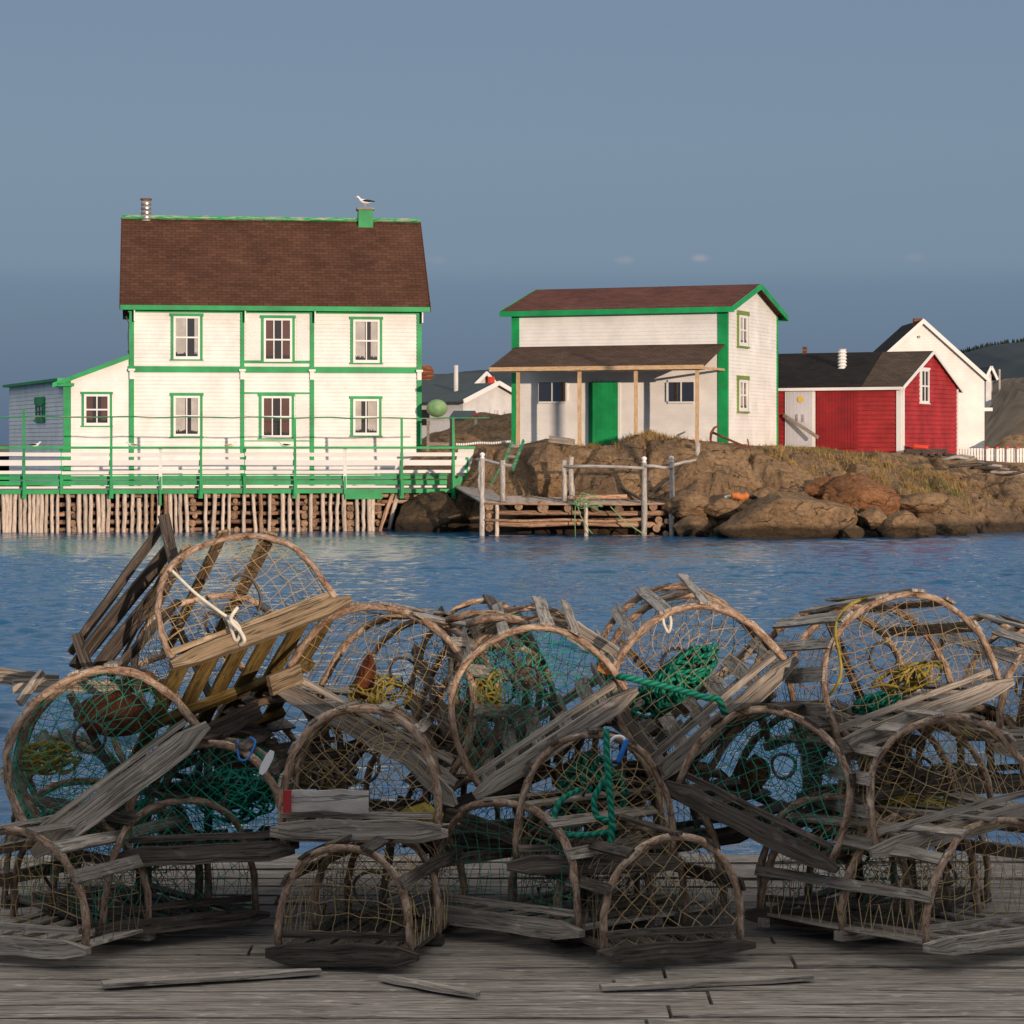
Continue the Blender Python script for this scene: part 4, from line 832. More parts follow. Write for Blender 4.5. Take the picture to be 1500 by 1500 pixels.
# mooring rope on the crib
m = MB()
for k in range(9):
    a = P(838+random.uniform(-6, 8), 737, 71.8); pts = [a]; 
    for q in range(7): pts.append(pts[-1]+Vector((random.uniform(-.05, .26), random.gauss(0, .05), random.uniform(-.08, .13)*(1 if q < 4 else -1))))
    m.tube(pts, .013, 5)
m.tube([P(843, 738, 71.85), P(842, 760, 71.8), P(843, 791, 71.8)], .016, 5); m.tube([P(845, 738, 71.8), P(850, 755, 71.75), P(862, 775, 71.7), P(868, 782, 71.75)], .016, 5); m.tube([P(894, 742, 71.8), P(915, 764, 71.7), P(945, 784, 71.75)], .02, 5)
tag(m.build('mooring_rope', 'float_green', None, True), 'tangled pale green mooring rope hanging off the log crib edge', 'rope')

# ================================================================== PICKET FENCE, DRIFTWOOD, FAR HOUSES
pk = empty('picket_fence', (0, 0, 0), 0, 'short white picket fence right of the gabled house', 'fence')
m = MB()
for k in range(30):
    px = 1403+k*4.2; p = P(px, 672, 86); t = P(px, 656.5, 86); m.beam((p.x, 86, p.z-.3), (t.x, 86, t.z), .075, .02, wdir=(1, 0, 0))
m.build('pickets', 'white_trim', pk)
for py in (659, 668): m = MB(); a, b = P(1400, py, 86.04), P(1530, py, 86.04); m.beam(a, b, .08, .03, wdir=(0, 0, 1)); m.build('rail', 'white_trim', pk)
for px in (1446, 1461, 1476, 1491, 1506): p = P(px, 655, 85.9); m = MB(); m.box(p.x-.035, p.x+.035, 85.87, 85.93, p.z-.5, p.z-.06); po = m.build('post', 'white_trim', pk); m = MB(); m.box(p.x-.045, p.x+.045, 85.86, 85.94, p.z-.057, p.z+.02); m.build('cap', 'red_plastic', po)
for k in range(16):
    px, py = random.uniform(1398, 1482), 0; py = 672+(px-1400)*.22+random.uniform(-4, 9); a = P(px-random.uniform(10, 24), py+random.uniform(-3, 4), 77.5+random.uniform(-.5, .5)); b = P(px+random.uniform(10, 26), py+random.uniform(-5, 6), 77.5+random.uniform(-.5, .5))
    m = MB(); mid = a.lerp(b, .5)+Vector((0, 0, random.uniform(-.04, .08))); m.tube([a, mid, b], [random.uniform(.03, .06), .055, .03], 7, jit=.1); tag(m.build('driftwood', random.choice(['grey_wood', 'dark_wood', 'silver_post']), None, True), 'weathered stick in the driftwood heap before the picket fence', 'driftwood', 'sticks of the driftwood heap')
m = MB(); a = P(1326, 661, 79.4); b = P(1385, 660, 81.2); m.beam(a, b, .12, .12, wdir=(0, 0, 1)); tag(m.build('sill_timber', 'dark_wood'), 'dark timber on the ground along the red gable foot', 'timber')
for k in range(5):
    a = P(1340+k*11, 665, 79.3); b = P(1356+k*11, 664+random.uniform(-3, 5), 79.6); m = MB(); m.beam(a, b, .10, .05, wdir=(0, 0, 1)); tag(m.build('scrap_board', 'dark_wood'), 'scrap board lying under the red gable window', 'board', 'scrap boards by the red gable')
m = MB(); p = P(1337, 653, 79.6); q = P(1358, 655, 80.2); m.beam(p, q, .10, .10, wdir=(0, 0, 1)); tag(m.build('red_box', 'red_plastic'), 'bright red plastic box at the foot of the red gable', 'box')

def far_gable(label, px, d, deg, pxs, pyeave, pyridge, L, roofm='far_roof', zbase=1.8):
    f = Fr(px, d, deg); r_ = f.root('far_house', label, 'house'); Dp = f.side(pxs, 600, 0)[0]; ze = f.at(px, pyeave)[1]; zr = ze+(pyeave-pyridge)/F*d
    m = MB(); m.box(-L, 0, 0, Dp, zbase, ze); m.face([(.01, 0, ze), (.01, Dp, ze), (.01, Dp/2, zr)]); m.face([(.01, 0, zbase), (.01, Dp, zbase), (.01, Dp, ze), (.01, 0, ze)]); m.build('wall', 'far_white', r_)
    s = (zr-ze)/(Dp/2); o_ = .35; m = MB(); m.slab([(-L-.3, -o_, ze-s*o_), (.3, -o_, ze-s*o_), (.3, Dp/2, zr+.05), (-L-.3, Dp/2, zr+.05)], .1); m.slab([(.3, Dp+o_, ze-s*o_), (-L-.3, Dp+o_, ze-s*o_), (-L-.3, Dp/2, zr+.05), (.3, Dp/2, zr+.05)], .1); m.build('roof', roofm, r_)
    m = MB()
    for y0, z0, y1, z1 in ((-o_, ze-s*o_, Dp/2, zr+.05), (Dp+o_, ze-s*o_, Dp/2, zr+.05)): m.beam((.34, y0, z0), (.34, y1, z1), .22, .06, wdir=(0, 0, 1))
    m.build('rake_board', 'white_trim', r_); return f, r_, ze, zr
f, r_, ze, zr = far_gable('white cottage with a dark grey roof between the big house and the store', 678, 125, -38, 768, 585, 561, 9)
m = MB(); m.box(-2.9, -2.2, -.04, .0, ze-1.3, ze-.5); m.build('window', 'dark_interior', r_)
for dx in (-1.6,): m = MB(); m.tube([(dx, 1.4, ze+.3), (dx, 1.4, ze+1.8)], .12, 8); m.build('stove_pipe', 'far_white', r_)
f, r_, ze, zr = far_gable('grey roofed cottage farther off behind the dark roofed cottage', 690, 150, -30, 722, 563, 547, 12)
m = MB(); m.tube([(-5.5, 1.0, ze+.2), (-5.5, 1.0, ze+2.3)], .12, 8); m.build('stove_pipe', 'far_white', r_)
m = MB(); m.box(.3, .5, 1.5, 2.0, ze+.1, ze+.5); m.build('gable_box', 'red_plastic', r_)
f = Fr(660, 108, 0); r_ = f.root('low_hut', 'low dark roofed hut before the white cottage', 'hut'); a, z1 = f.at(657, 601); b, z0 = f.at(702, 616); 
m = MB(); m.box(a+.1, b-.1, 0, 2, z0-1.5, z1-.3); m.build('wall', 'dark_wood', r_); m = MB(); m.slab([(a, -.3, z1-.35), (b, -.3, z1-.35), (b-.2, 1.2, z1), (a+.2, 1.2, z1)], .06); m.slab([(b, 2.5, z1-.35), (a, 2.5, z1-.35), (a+.2, 1.2, z1), (b-.2, 1.2, z1)], .06); m.build('roof', 'far_roof', r_)
f, r_, ze, zr = far_gable('small pinkish house on the heath beyond the gabled house', 1444, 190, -60, 1452, 546, 538, 7, 'far_roof', 4)
for k, (px, d) in enumerate(((1452, 230), (1464, 235))):
    p = P(px, 560, d); m = MB(); m.tube([(p.x, p.y, p.z-2), (p.x, p.y, P(px, 541, d).z)], .1, 6); tag(m.build('utility_pole', 'silver_post'), ['left pale utility pole on the heath right of the gabled house', 'right pale utility pole on the heath right of the gabled house'][k], 'pole')

# ================================================================== NEAR WHARF AND THE LOBSTER TRAPS
DK = 0.95
dk = empty('near_wharf', (0, 0, 0), 0, 'weathered plank wharf under the heap of lobster traps', 'wharf')
m = MB(); y = 1.5
while y < 10.3:
    wv = random.uniform(.17, .21); x = -6.0
    xa = -6.2+random.uniform(-.1, .1)
    while xa < 6.3:
        xb = xa+random.uniform(2.4, 4.2); zz = DK-.03+random.uniform(-.006, .006); m.beam((xa, y+wv/2+random.uniform(-.003, .003), zz), (xb-.012, y+wv/2+random.uniform(-.003, .003), zz+random.uniform(-.003, .003)), wv-.022, .055, wdir=(0, 1, 0), seg=8, jit=.003); xa = xb
    y += wv
m.build('deck_planks', 'grey_wood', dk)
for yy in (2.2, 5, 7.6, 10.0): m = MB(); m.box(-6.1, 6.3, yy-.12, yy+.12, DK-.36, DK-.062); m.build('deck_beam', 'dark_wood', dk)
for xx in (-5.4, -2.4, .6, 3.4, 6.0): m = MB(); m.tube([(xx, 10.25, -2), (xx, 10.25, DK-.07)], .14, 12); m.build('pile', 'dark_wood', dk, True)
# unseen shed, added and sized to keep the lower traps in shade
shd = empty('shade_shed', (4.6, -5.2, 0), 0, 'unseen grey board shed added behind the camera to shade the lower traps', 'shed')
m = MB(); m.box(-4.6, 9.5, -3.0, 0, .95, 3.18)
for k in range(64): m.box(-3.6+k*.2047+.006, -3.6+(k+1)*.2047-.006, .002, .025, .95, 3.18)
m.build('wall', 'grey_wood', shd); m = MB(); m.slab([(-3.9, -3.3, 3.08), (9.8, -3.3, 3.08), (9.8, .2, 3.31), (-3.9, .2, 3.31)], .1); m.build('roof', 'black_felt', shd)

def arc(W, Hh, t, pw=.82):
    """point of the bow outline, t from 0 (left foot) to 1 (right foot)"""
    a = math.pi*t; c, s = math.cos(a), math.sin(a)
    return -W/2*math.copysign(abs(c)**.90, c)*(1+.03*s), Hh*(abs(s)**pw)
def inside(W, Hh, x, z):
    if z < 0.0 or z > Hh: return False
    q = min(1, (z/Hh)**(1/.82)); h_ = W/2*(max(0, 1-q*q)**.45)
    return abs(x) < h_
def twine(m, a, b, r=.0016, sag=0):
    a = Vector(a); b = Vector(b); d = b-a; L = d.length
    if L < .004: return
    d.normalize(); q = d.orthogonal().normalized(); e = d.cross(q); i = len(m.v); u = random.random()
    for p in (a, b):
        for k in range(3): an = 2.094*k; m.v.append(tuple(p+q*math.cos(an)*r+e*math.sin(an)*r))
    for k in range(3):
        k2 = (k+1) % 3; m.f.append((i+k, i+k2, i+3+k2, i+3+k)); m.mi.append(0); m.uv += [(u, 0), (u, .01), (u+L, .01), (u+L, 0)]
def end_net(m, W, Hh, y0, sag, cell, diag, rnd, r=.00135, missing=.03):
    """knotted net sheet stretched over the bow"""
    n = int(max(W, Hh)*1.5/cell); P_ = {}; ph = rnd.uniform(0, 6)
    ca, sa = (math.cos(.785+rnd.uniform(-.1, .1)), math.sin(.785)) if diag else (math.cos(rnd.uniform(-.12, .12)), math.sin(rnd.uniform(-.12, .12)))
    for i in range(-n, n+1):
        for j in range(-n, n+1):
            a, b = i*cell, j*cell; x = a*ca-b*sa; z = a*sa+b*ca+Hh*.45
            x += .012*math.sin(z*14+ph)+rnd.gauss(0, cell*.10); z += .014*math.sin(x*11+ph*2)+rnd.gauss(0, cell*.10)
            bul = max(0, 1-(x/(W*.5))**2)*max(0, 1-((z-Hh*.45)/(Hh*.55))**2)
            P_[i, j] = (x, y0+sag*bul+rnd.gauss(0, .004), z)
    for (i, j), p in P_.items():
        for di, dj in ((1, 0), (0, 1)):
            q = P_.get((i+di, j+dj))
            if q is None or rnd.random() < missing: continue
            a_in, b_in = inside(W, Hh, p[0], p[2]), inside(W, Hh, q[0], q[2])
            if a_in and b_in: twine(m, p, q, r)
            elif a_in or b_in:
                ins, o_ = (Vector(p), Vector(q)) if a_in else (Vector(q), Vector(p)); lo, hi = 0, 1
                for _ in range(6):
                    mid = (lo+hi)/2; c = ins.lerp(o_, mid)
                    if inside(W, Hh, c.x, c.z): lo = mid
                    else: hi = mid
                c = ins.lerp(o_, lo); twine(m, ins, (c.x, y0, c.z), r)
TRAPS = []
def trap(label, BL, BR, back, Hh, L, net='twine_tan', diag=False, wood='grey_wood', bow='bark_bow', lath=(.16, .27, .38, .50, .62, .73, .84), bows=3, sill=True, funnel=True, seed=0, netend=True, backnet=True, cell=.048, lw=.042, basem=None, sidenet=True, sillw=.066, blw=.056):
    rnd = random.Random(seed+11); bl, br, bk = P(*BL), P(*BR), P(*back)
    if callable(getattr(rnd, 'x', None)): pass
    u = (br-bl); W = u.length; u.normalize(); mid = (bl+br)/2; w_ = bk-mid; w_ = (w_-u*w_.dot(u)).normalized(); up = u.cross(w_)
    root = bpy.data.objects.new('lobster_trap', None); C.objects.link(root); root.empty_display_size = .2
    root.matrix_world = Matrix(((u.x, w_.x, up.x, mid.x), (u.y, w_.y, up.y, mid.y), (u.z, w_.z, up.z, mid.z), (0, 0, 0, 1)))
    tag(root, label, 'lobster trap', 'lobster traps piled on the wharf')
    TRAPS.append((root, W, Hh, L))
    bm_ = basem or wood
    # base laths
    m = MB(); n = 6
    for k in range(n):
        x = -W/2+.03+(W-.06)*k/(n-1); m.beam((x+rnd.gauss(0, .004), -.01, -.006), (x+rnd.gauss(0, .006), L+.01, -.006+rnd.gauss(0, .004)), blw, .011, wdir=(1, 0, 0), seg=3, jit=.003)
    m.build('base_laths', bm_, root)
    for yy in (L*.5, L-.02): m = MB(); m.beam((-W/2-.01, yy, -.030), (W/2+.01, yy, -.030), .045, .032, wdir=(0, 1, 0), seg=3, jit=.002); m.build('cross_bar', bm_, root)
    if sill:
        m = MB(); m.beam((-W/2-.035, -.030, -.012), (W/2+.035, -.030, -.012), sillw, .030, wdir=(0, 0, 1), taper=(.45, .35), seg=7, jit=.003); m.build('end_sill', wood, root)
        m = MB(); m.beam((-W/2+.0, .004, .045), (W/2-.02, .004, .045), .022, .02, wdir=(0, 0, 1), seg=4, jit=.002); m.build('upper_sill', wood, root)
    # bows
    for k in range(bows):
        yb = L*k/(bows-1); s_ = 1 if k == 0 else rnd.uniform(.94, 1.0); pts = []
        for q in range(27):
            x, z = arc(W*s_, Hh*s_, q/26); pts.append((x+rnd.gauss(0, .0022), yb+.012*math.sin(q*.5+seed)+rnd.gauss(0, .002), z))
        pts[0] = (pts[0][0], yb, -.02); pts[-1] = (pts[-1][0], yb, -.02)
        r_ = rnd.uniform(.0125, .0150); m = MB(); m.tube(pts, [r_*rnd.uniform(.88, 1.12) for _ in pts], 8, jit=.06); m.build('bow', bow, root, True)
    # side laths over the bows
    for t in lath:
        x, z = arc(W+.028, Hh+.013, t); x2, z2 = arc(W+.028, Hh+.013, t+.01); tg = Vector((x2-x, 0, z2-z)).normalized(); y1 = L+rnd.uniform(.0, .05); y0 = -rnd.uniform(.01, .035)
        if rnd.random() < .14: y1 = L*rnd.uniform(.45, .75)
        m = MB(); m.beam((x, y0, z), (x+rnd.gauss(0, .01), y1, z+rnd.gauss(0, .01)), lw*rnd.uniform(.85, 1.2), .010, wdir=tg, seg=4, jit=.003); m.build('lath', wood, root)
    if netend: m = MB(); end_net(m, W-.01, Hh-.006, .0, rnd.uniform(.02, .05), cell, diag, rnd); m.build('end_net', net, root)
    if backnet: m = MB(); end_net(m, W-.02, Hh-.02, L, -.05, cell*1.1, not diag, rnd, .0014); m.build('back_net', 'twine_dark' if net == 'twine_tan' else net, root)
    if sidenet:
        m = MB(); nt_ = 15; ny = int(L/cell); g = [[None]*(ny+1) for _ in range(nt_+1)]
        for i in range(nt_+1):
            t = i/nt_
            for j in range(ny+1): x, z = arc(W-.004, Hh-.004, t); yj = min(L, max(0, L*j/ny+(.5*cell if i % 2 else 0))); sg = .018*math.sin(math.pi*((yj/L*2) % 1)); g[i][j] = (x*(1-sg)+rnd.gauss(0, .004), yj, z*(1-sg)+rnd.gauss(0, .004))
        for i in range(nt_):
            if 5 <= i <= 9 and rnd.random() < .5: continue
            for j in range(ny+1):
                if rnd.random() < .55: twine(m, g[i][j], g[i+1][j], .0014)
                j2 = j+1 if i % 2 else j-1
                if 0 <= j2 <= ny and rnd.random() < .6: twine(m, g[i][j], g[i+1][j2], .0014)
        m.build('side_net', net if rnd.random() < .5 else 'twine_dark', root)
    if funnel:
        yb = L*.5; c = Vector((rnd.uniform(-.04, .04), L*.30, Hh*.48)); rr = rnd.uniform(.042, .062); nn = 16; ringp = []
        for q in range(nn+1): a = 6.2832*q/nn; ringp.append(c+Vector((rr*math.cos(a), .02*math.sin(a*2), rr*math.sin(a))))
        m = MB(); rows = 5; G = []
        for i in range(rows+1):
            f = i/rows; row_ = []
            for q in range(nn):
                a = 6.2832*(q+.5*(i % 2))/nn; tt = .5-a/6.2832; ox, oz = (W*.46*math.cos(a), Hh*.48+Hh*.44*math.sin(a)); pr_ = Vector((ox, yb, max(.01, oz))); pi_ = c+Vector((rr*math.cos(a), 0, rr*math.sin(a))); row_.append(pr_.lerp(pi_, f**.8))
            G.append(row_)
        for i in range(rows):
            for q in range(nn): twine(m, G[i][q], G[i+1][q], .0014); twine(m, G[i][q], G[i+1][(q+(1 if i % 2 else -1)) % nn], .0014)
        fn = m.build('funnel_net', net, root); m = MB(); m.tube(ringp, .006, 6, False); m.build('hoop', 'dark_wood', fn, True)
    if funnel and rnd.random() < .8:
        m = MB(); xx = rnd.uniform(-.1, .1); m.beam((xx, L*.52, 0), (xx+rnd.uniform(-.05, .05), L*.52, Hh*.9), .03, .014, wdir=(1, 0, 0), seg=3, jit=.003); m.build('bait_post', 'dark_wood', root)
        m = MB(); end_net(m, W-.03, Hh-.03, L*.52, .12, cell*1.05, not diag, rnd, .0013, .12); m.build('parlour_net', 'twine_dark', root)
    return root
def inpt(root, x, y, z): return root.matrix_world @ Vector((x, y, z))
def tangle(name, label, c, ex, n, r, material, seed=0, cat='rope', steps=26, ax=None):
    rnd = random.Random(seed); m = MB(); A = ax or Matrix.Identity(3)
    for k in range(n):
        p = Vector((rnd.uniform(-1, 1)*ex[0]*.6, rnd.uniform(-1, 1)*ex[1]*.6, rnd.uniform(-.6, .6)*ex[2])); v_ = Vector((rnd.gauss(0, 1), rnd.gauss(0, 1), rnd.gauss(0, 1))).normalized(); pts = [c+A@p]; st_ = max(ex)*.24
        for q in range(steps):
            v_ = (v_+Vector((rnd.gauss(0, .55), rnd.gauss(0, .55), rnd.gauss(0, .55)))).normalized(); pp = p+v_*st_
            q_ = math.sqrt(sum((pp[i]/ex[i])**2 for i in range(3))); pp = pp/max(1, q_); v_ = (pp-p).normalized() if (pp-p).length > 1e-5 else -v_; v_ = (v_-p*.35/max(ex)).normalized(); p = pp; pts.append(c+A@p)
        sm = [pts[0]]
        for a, b in zip(pts, pts[1:]): sm.append(a.lerp(b, .5))
        m.tube(sm, r, 6)
    return tag(m.build(name, material, None, True), label, cat)
# ---- the traps that the photograph shows
T1 = trap('tilted sunlit trap on top of the heap at the left with mossy slats underneath', (258, 972, 8.75), (496, 884, 9.10), (292, 1078, 9.62), .40, .92, 'twine_tan', False, 'warm_wood', 'bark_bow', (.30, .42, .54, .70), basem='mossy_wood', seed=1, sillw=.062, blw=.074)
T2 = trap('sunlit trap with a bow full of torn netting right of the topmost trap', (412, 1000, 9.15), (662, 1136, 8.95), (556, 1025, 9.95), .45, .85, 'twine_tan', False, 'grey_wood', seed=2, lath=(.30, .40, .50, .62, .72, .84))
T3 = trap('trap with bright green square netting at the centre of the heap', (704, 1152, 8.9), (918, 1012, 8.9), (770, 1045, 9.75), .42, .80, 'twine_green', False, 'grey_wood', seed=3, lath=(.30, .42, .55, .70, .80), cell=.046)
T4 = trap('trap with tan netting and a thick green rope mass right of the centre', (958, 1132, 8.95), (1152, 968, 8.95), (1010, 1005, 9.8), .43, .80, 'twine_tan', False, 'grey_wood', seed=4, lath=(.22, .34, .46, .58, .72))
T5 = trap('upright trap with a slatted left flank high on the heap at the right', (1228, 1088, 8.7), (1464, 998, 8.85), (1262, 1030, 9.6), .42, .86, 'twine_tan', False, 'grey_wood', seed=5, lath=(.07, .17, .27, .38, .50, .62, .74, .86), lw=.046)
T6 = trap('trap with green netting leaning at the far left edge of the heap', (58, 1238, 8.5), (290, 1066, 8.6), (205, 1120, 9.3), .41, .85, 'twine_green', False, 'grey_wood', seed=6, lath=(.20, .32, .45, .58, .70), sillw=.085)
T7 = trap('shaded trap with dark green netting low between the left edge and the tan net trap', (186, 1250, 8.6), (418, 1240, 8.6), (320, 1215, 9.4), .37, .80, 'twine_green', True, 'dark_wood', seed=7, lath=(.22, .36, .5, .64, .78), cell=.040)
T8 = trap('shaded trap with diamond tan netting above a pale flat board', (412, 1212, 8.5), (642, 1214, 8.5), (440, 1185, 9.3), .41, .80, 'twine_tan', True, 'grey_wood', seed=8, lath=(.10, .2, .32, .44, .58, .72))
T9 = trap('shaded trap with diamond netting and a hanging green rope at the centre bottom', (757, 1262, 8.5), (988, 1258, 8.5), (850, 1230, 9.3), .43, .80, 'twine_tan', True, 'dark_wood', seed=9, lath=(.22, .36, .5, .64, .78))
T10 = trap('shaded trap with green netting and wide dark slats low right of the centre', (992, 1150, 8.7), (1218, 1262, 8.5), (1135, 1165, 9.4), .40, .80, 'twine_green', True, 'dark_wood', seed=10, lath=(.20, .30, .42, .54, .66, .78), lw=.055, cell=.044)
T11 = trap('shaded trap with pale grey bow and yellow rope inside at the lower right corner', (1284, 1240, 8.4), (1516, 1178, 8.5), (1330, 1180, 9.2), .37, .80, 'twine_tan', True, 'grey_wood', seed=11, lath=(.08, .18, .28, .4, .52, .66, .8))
T12 = trap('partly hidden trap beyond the slatted flank trap at the right edge', (1462, 1090, 9.3), (1620, 1090, 9.4), (1500, 1050, 10.0), .40, .7, 'twine_tan', False, 'grey_wood', seed=12)
T13 = trap('partly hidden trap with broken bark bow behind the green netted centre trap', (622, 1095, 9.5), (800, 1120, 9.6), (740, 1040, 10.1), .46, .55, 'twine_dark', False, 'dark_wood', seed=13, lath=(.12, .25, .38, .52, .66))
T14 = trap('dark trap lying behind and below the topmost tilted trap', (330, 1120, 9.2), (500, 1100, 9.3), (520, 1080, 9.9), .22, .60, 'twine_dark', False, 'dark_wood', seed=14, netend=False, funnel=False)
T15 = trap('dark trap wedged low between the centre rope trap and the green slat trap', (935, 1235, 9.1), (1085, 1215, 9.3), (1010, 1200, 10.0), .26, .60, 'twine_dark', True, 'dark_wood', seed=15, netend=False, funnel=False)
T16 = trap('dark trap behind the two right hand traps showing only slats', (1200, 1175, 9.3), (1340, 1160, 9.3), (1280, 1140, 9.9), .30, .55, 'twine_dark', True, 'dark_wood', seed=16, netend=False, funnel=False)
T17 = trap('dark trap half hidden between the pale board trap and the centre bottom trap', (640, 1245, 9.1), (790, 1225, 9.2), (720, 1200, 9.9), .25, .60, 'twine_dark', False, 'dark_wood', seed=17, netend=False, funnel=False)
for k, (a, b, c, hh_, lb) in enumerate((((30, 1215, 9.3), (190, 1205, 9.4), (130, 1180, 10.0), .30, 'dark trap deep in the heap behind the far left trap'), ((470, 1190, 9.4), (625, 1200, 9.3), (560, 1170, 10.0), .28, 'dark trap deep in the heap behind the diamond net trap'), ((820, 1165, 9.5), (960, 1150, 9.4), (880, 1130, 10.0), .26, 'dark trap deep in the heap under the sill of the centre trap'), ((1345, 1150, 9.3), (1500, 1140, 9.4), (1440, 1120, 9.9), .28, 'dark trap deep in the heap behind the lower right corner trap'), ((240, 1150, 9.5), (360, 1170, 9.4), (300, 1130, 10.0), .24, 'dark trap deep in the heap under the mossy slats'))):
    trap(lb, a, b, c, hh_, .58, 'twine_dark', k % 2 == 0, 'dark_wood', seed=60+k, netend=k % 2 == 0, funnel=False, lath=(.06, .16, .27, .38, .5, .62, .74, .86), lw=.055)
# ---- lowest layer standing on the wharf deck
LOW = [(20, 'lowest trap at the left end of the bottom row'), (262, 'second trap from the left of the bottom row'), (505, 'third trap from the left of the bottom row'), (742, 'fourth trap from the left of the bottom row'),
       (985, 'fifth trap from the left of the bottom row'), (1222, 'sixth trap from the left of the bottom row'), (1462, 'last trap at the right end of the bottom row')]
TL = [14, -22, 6, 30, -12, 18, -26]; HWD = [104, 112, 96, 108, 100, 110, 104]; DD = [8.3, 8.65, 8.2, 8.6, 8.25, 8.7, 8.35]; BX = [60, -50, 90, 20, -70, 80, -40]
for k, (px, lb) in enumerate(LOW):
    rd = random.Random(k*5+2); d = DD[k]; yb = 650+(H-DK-.055)*F/d; hw = HWD[k]; tl = TL[k]
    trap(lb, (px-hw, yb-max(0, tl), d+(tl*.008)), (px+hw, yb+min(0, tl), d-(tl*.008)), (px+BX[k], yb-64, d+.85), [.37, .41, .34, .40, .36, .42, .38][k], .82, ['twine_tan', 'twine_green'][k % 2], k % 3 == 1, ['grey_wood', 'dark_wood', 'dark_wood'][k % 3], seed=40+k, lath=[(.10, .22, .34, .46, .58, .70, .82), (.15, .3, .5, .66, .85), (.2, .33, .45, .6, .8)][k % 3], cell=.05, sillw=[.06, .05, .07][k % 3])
for k, (a, b, w_, lb) in enumerate((((150, 1465, 7.9), (470, 1442, 8.1), .07, 'loose grey board lying on the wharf before the second bottom trap'), ((560, 1450, 8.0), (700, 1490, 7.75), .05, 'short broken lath lying on the wharf below the third bottom trap'), ((880, 1470, 7.85), (1190, 1452, 8.0), .06, 'long worn lath lying on the wharf before the fifth bottom trap'))):
    A_, B_ = P(*a), P(*b); A_.z = B_.z = DK+.012+.001*k; m = MB(); m.beam(A_, B_, w_, .014, wdir=(0, 1, 0), seg=5, jit=.002, taper=(.8, .5)); tag(m.build('board', 'grey_wood'), lb, 'board')
# ---- loose slatted panel standing at the left of the topmost trap
sp = empty('broken_trap_side', (0, 0, 0), 0, 'loose dark slatted trap side leaning up at the left of the topmost trap', 'panel')
for (a, b, w_) in (((103, 957, 9.3), (243, 762, 9.2), .035), ((108, 978, 9.25), (250, 800, 9.15), .055), ((138, 985, 9.2), (256, 835, 9.1), .062), ((160, 990, 9.15), (262, 880, 9.05), .04)):
    m = MB(); m.beam(P(*a), P(*b), w_, .014, wdir=(.8, 0, .6), seg=5, jit=.003, taper=(.8, .8)); m.build('slat', 'dark_wood', sp)
for (a, b) in (((240, 756, 9.16), (258, 835, 9.06)), ((112, 930, 9.26), (134, 992, 9.18))): m = MB(); m.beam(P(*a), P(*b), .045, .028, wdir=(1, 0, 0), seg=2, jit=.002); m.build('batten', 'dark_wood', sp)
# ---- loose planks, boards
def plank(label, a, b, w_, t, mt='grey_wood', tp=(1, 1), wd=(0, 0, 1)):
    m = MB(); m.beam(P(*a), P(*b), w_, t, wdir=wd, seg=6, jit=.003, taper=tp); return tag(m.build('plank', mt), label, 'plank')
plank('pale tapered plank jutting up between the green net trap and the tan net trap', (826, 914, 9.2), (906, 966, 9.1), .075, .02, 'grey_wood', (.15, .9))
plank('short grey lath lying level behind the far left trap', (18, 1006, 9.2), (250, 1004, 9.4), .05, .018)
plank('grey stick crossing the level lath at the far left', (28, 1030, 9.1), (62, 985, 9.2), .03, .02)
plank('long plank behind the far left trap running to the left frame edge', (-30, 985, 9.3), (85, 1000, 9.3), .06, .02)
plank('pale board with a red end lying across the front of the diamond net trap', (422, 1174, 8.44), (540, 1174, 8.46), .075, .02, 'silver_post')
m = MB(); m.beam(P(415, 1174, 8.436), P(427, 1174, 8.436), .077, .024, wdir=(0, 0, 1)); tag(m.build('red_block', 'red_paint'), 'small red painted block at the left end of the pale board', 'block')
plank('weathered plank under the pale board along the bottom of the heap', (408, 1214, 8.40), (646, 1216, 8.42), .062, .03, 'grey_wood', (.6, .5))
plank('blue grey plank on edge low between the diamond net trap and the centre bottom trap', (655, 1192, 8.9), (755, 1228, 8.7), .05, .02, 'dark_wood', (.8, 1))
plank('long dark log slanting under the centre trap sill', (640, 1190, 9.1), (800, 1130, 9.0), .05, .04, 'dark_wood')
plank('dark stub of timber poking out below the mossy slats', (300, 1078, 9.0), (378, 1040, 9.1), .06, .05, 'dark_wood')
plank('weathered lath wedged between the green net trap and its right neighbour', (903, 1030, 9.2), (955, 1105, 9.1), .055, .018)
plank('long lath slanting under the tan net trap sill', (965, 1150, 9.2), (1130, 1010, 9.3), .06, .03, 'dark_wood')
plank('warm brown slat end sticking out right of the mossy slats', (440, 985, 9.05), (395, 1005, 8.95), .07, .02, 'warm_wood')
plank('grey slat crossing behind the right edge traps', (1440, 955, 9.5), (1540, 962, 9.6), .05, .02)
plank('tapered sill board poking out right of the diamond net trap', (597, 1108, 8.62), (668, 1180, 8.55), .06, .02, 'grey_wood', (.9, .2))
# broken bow ends
for lb, pts in (('broken bark covered bow end above the centre trap', ((655, 908, 9.3), (690, 899, 9.25), (725, 900, 9.2), (762, 908, 9.15))), ('split bow stub lying over the centre trap top', ((686, 914, 9.2), (710, 905, 9.15), (740, 904, 9.1), (775, 914, 9.05)))):
    m = MB(); m.tube([P(*p) for p in pts], [.014, .017, .016, .012], 8, jit=.08); tag(m.build('broken_bow', 'bark_bow', None, True), lb, 'bow')
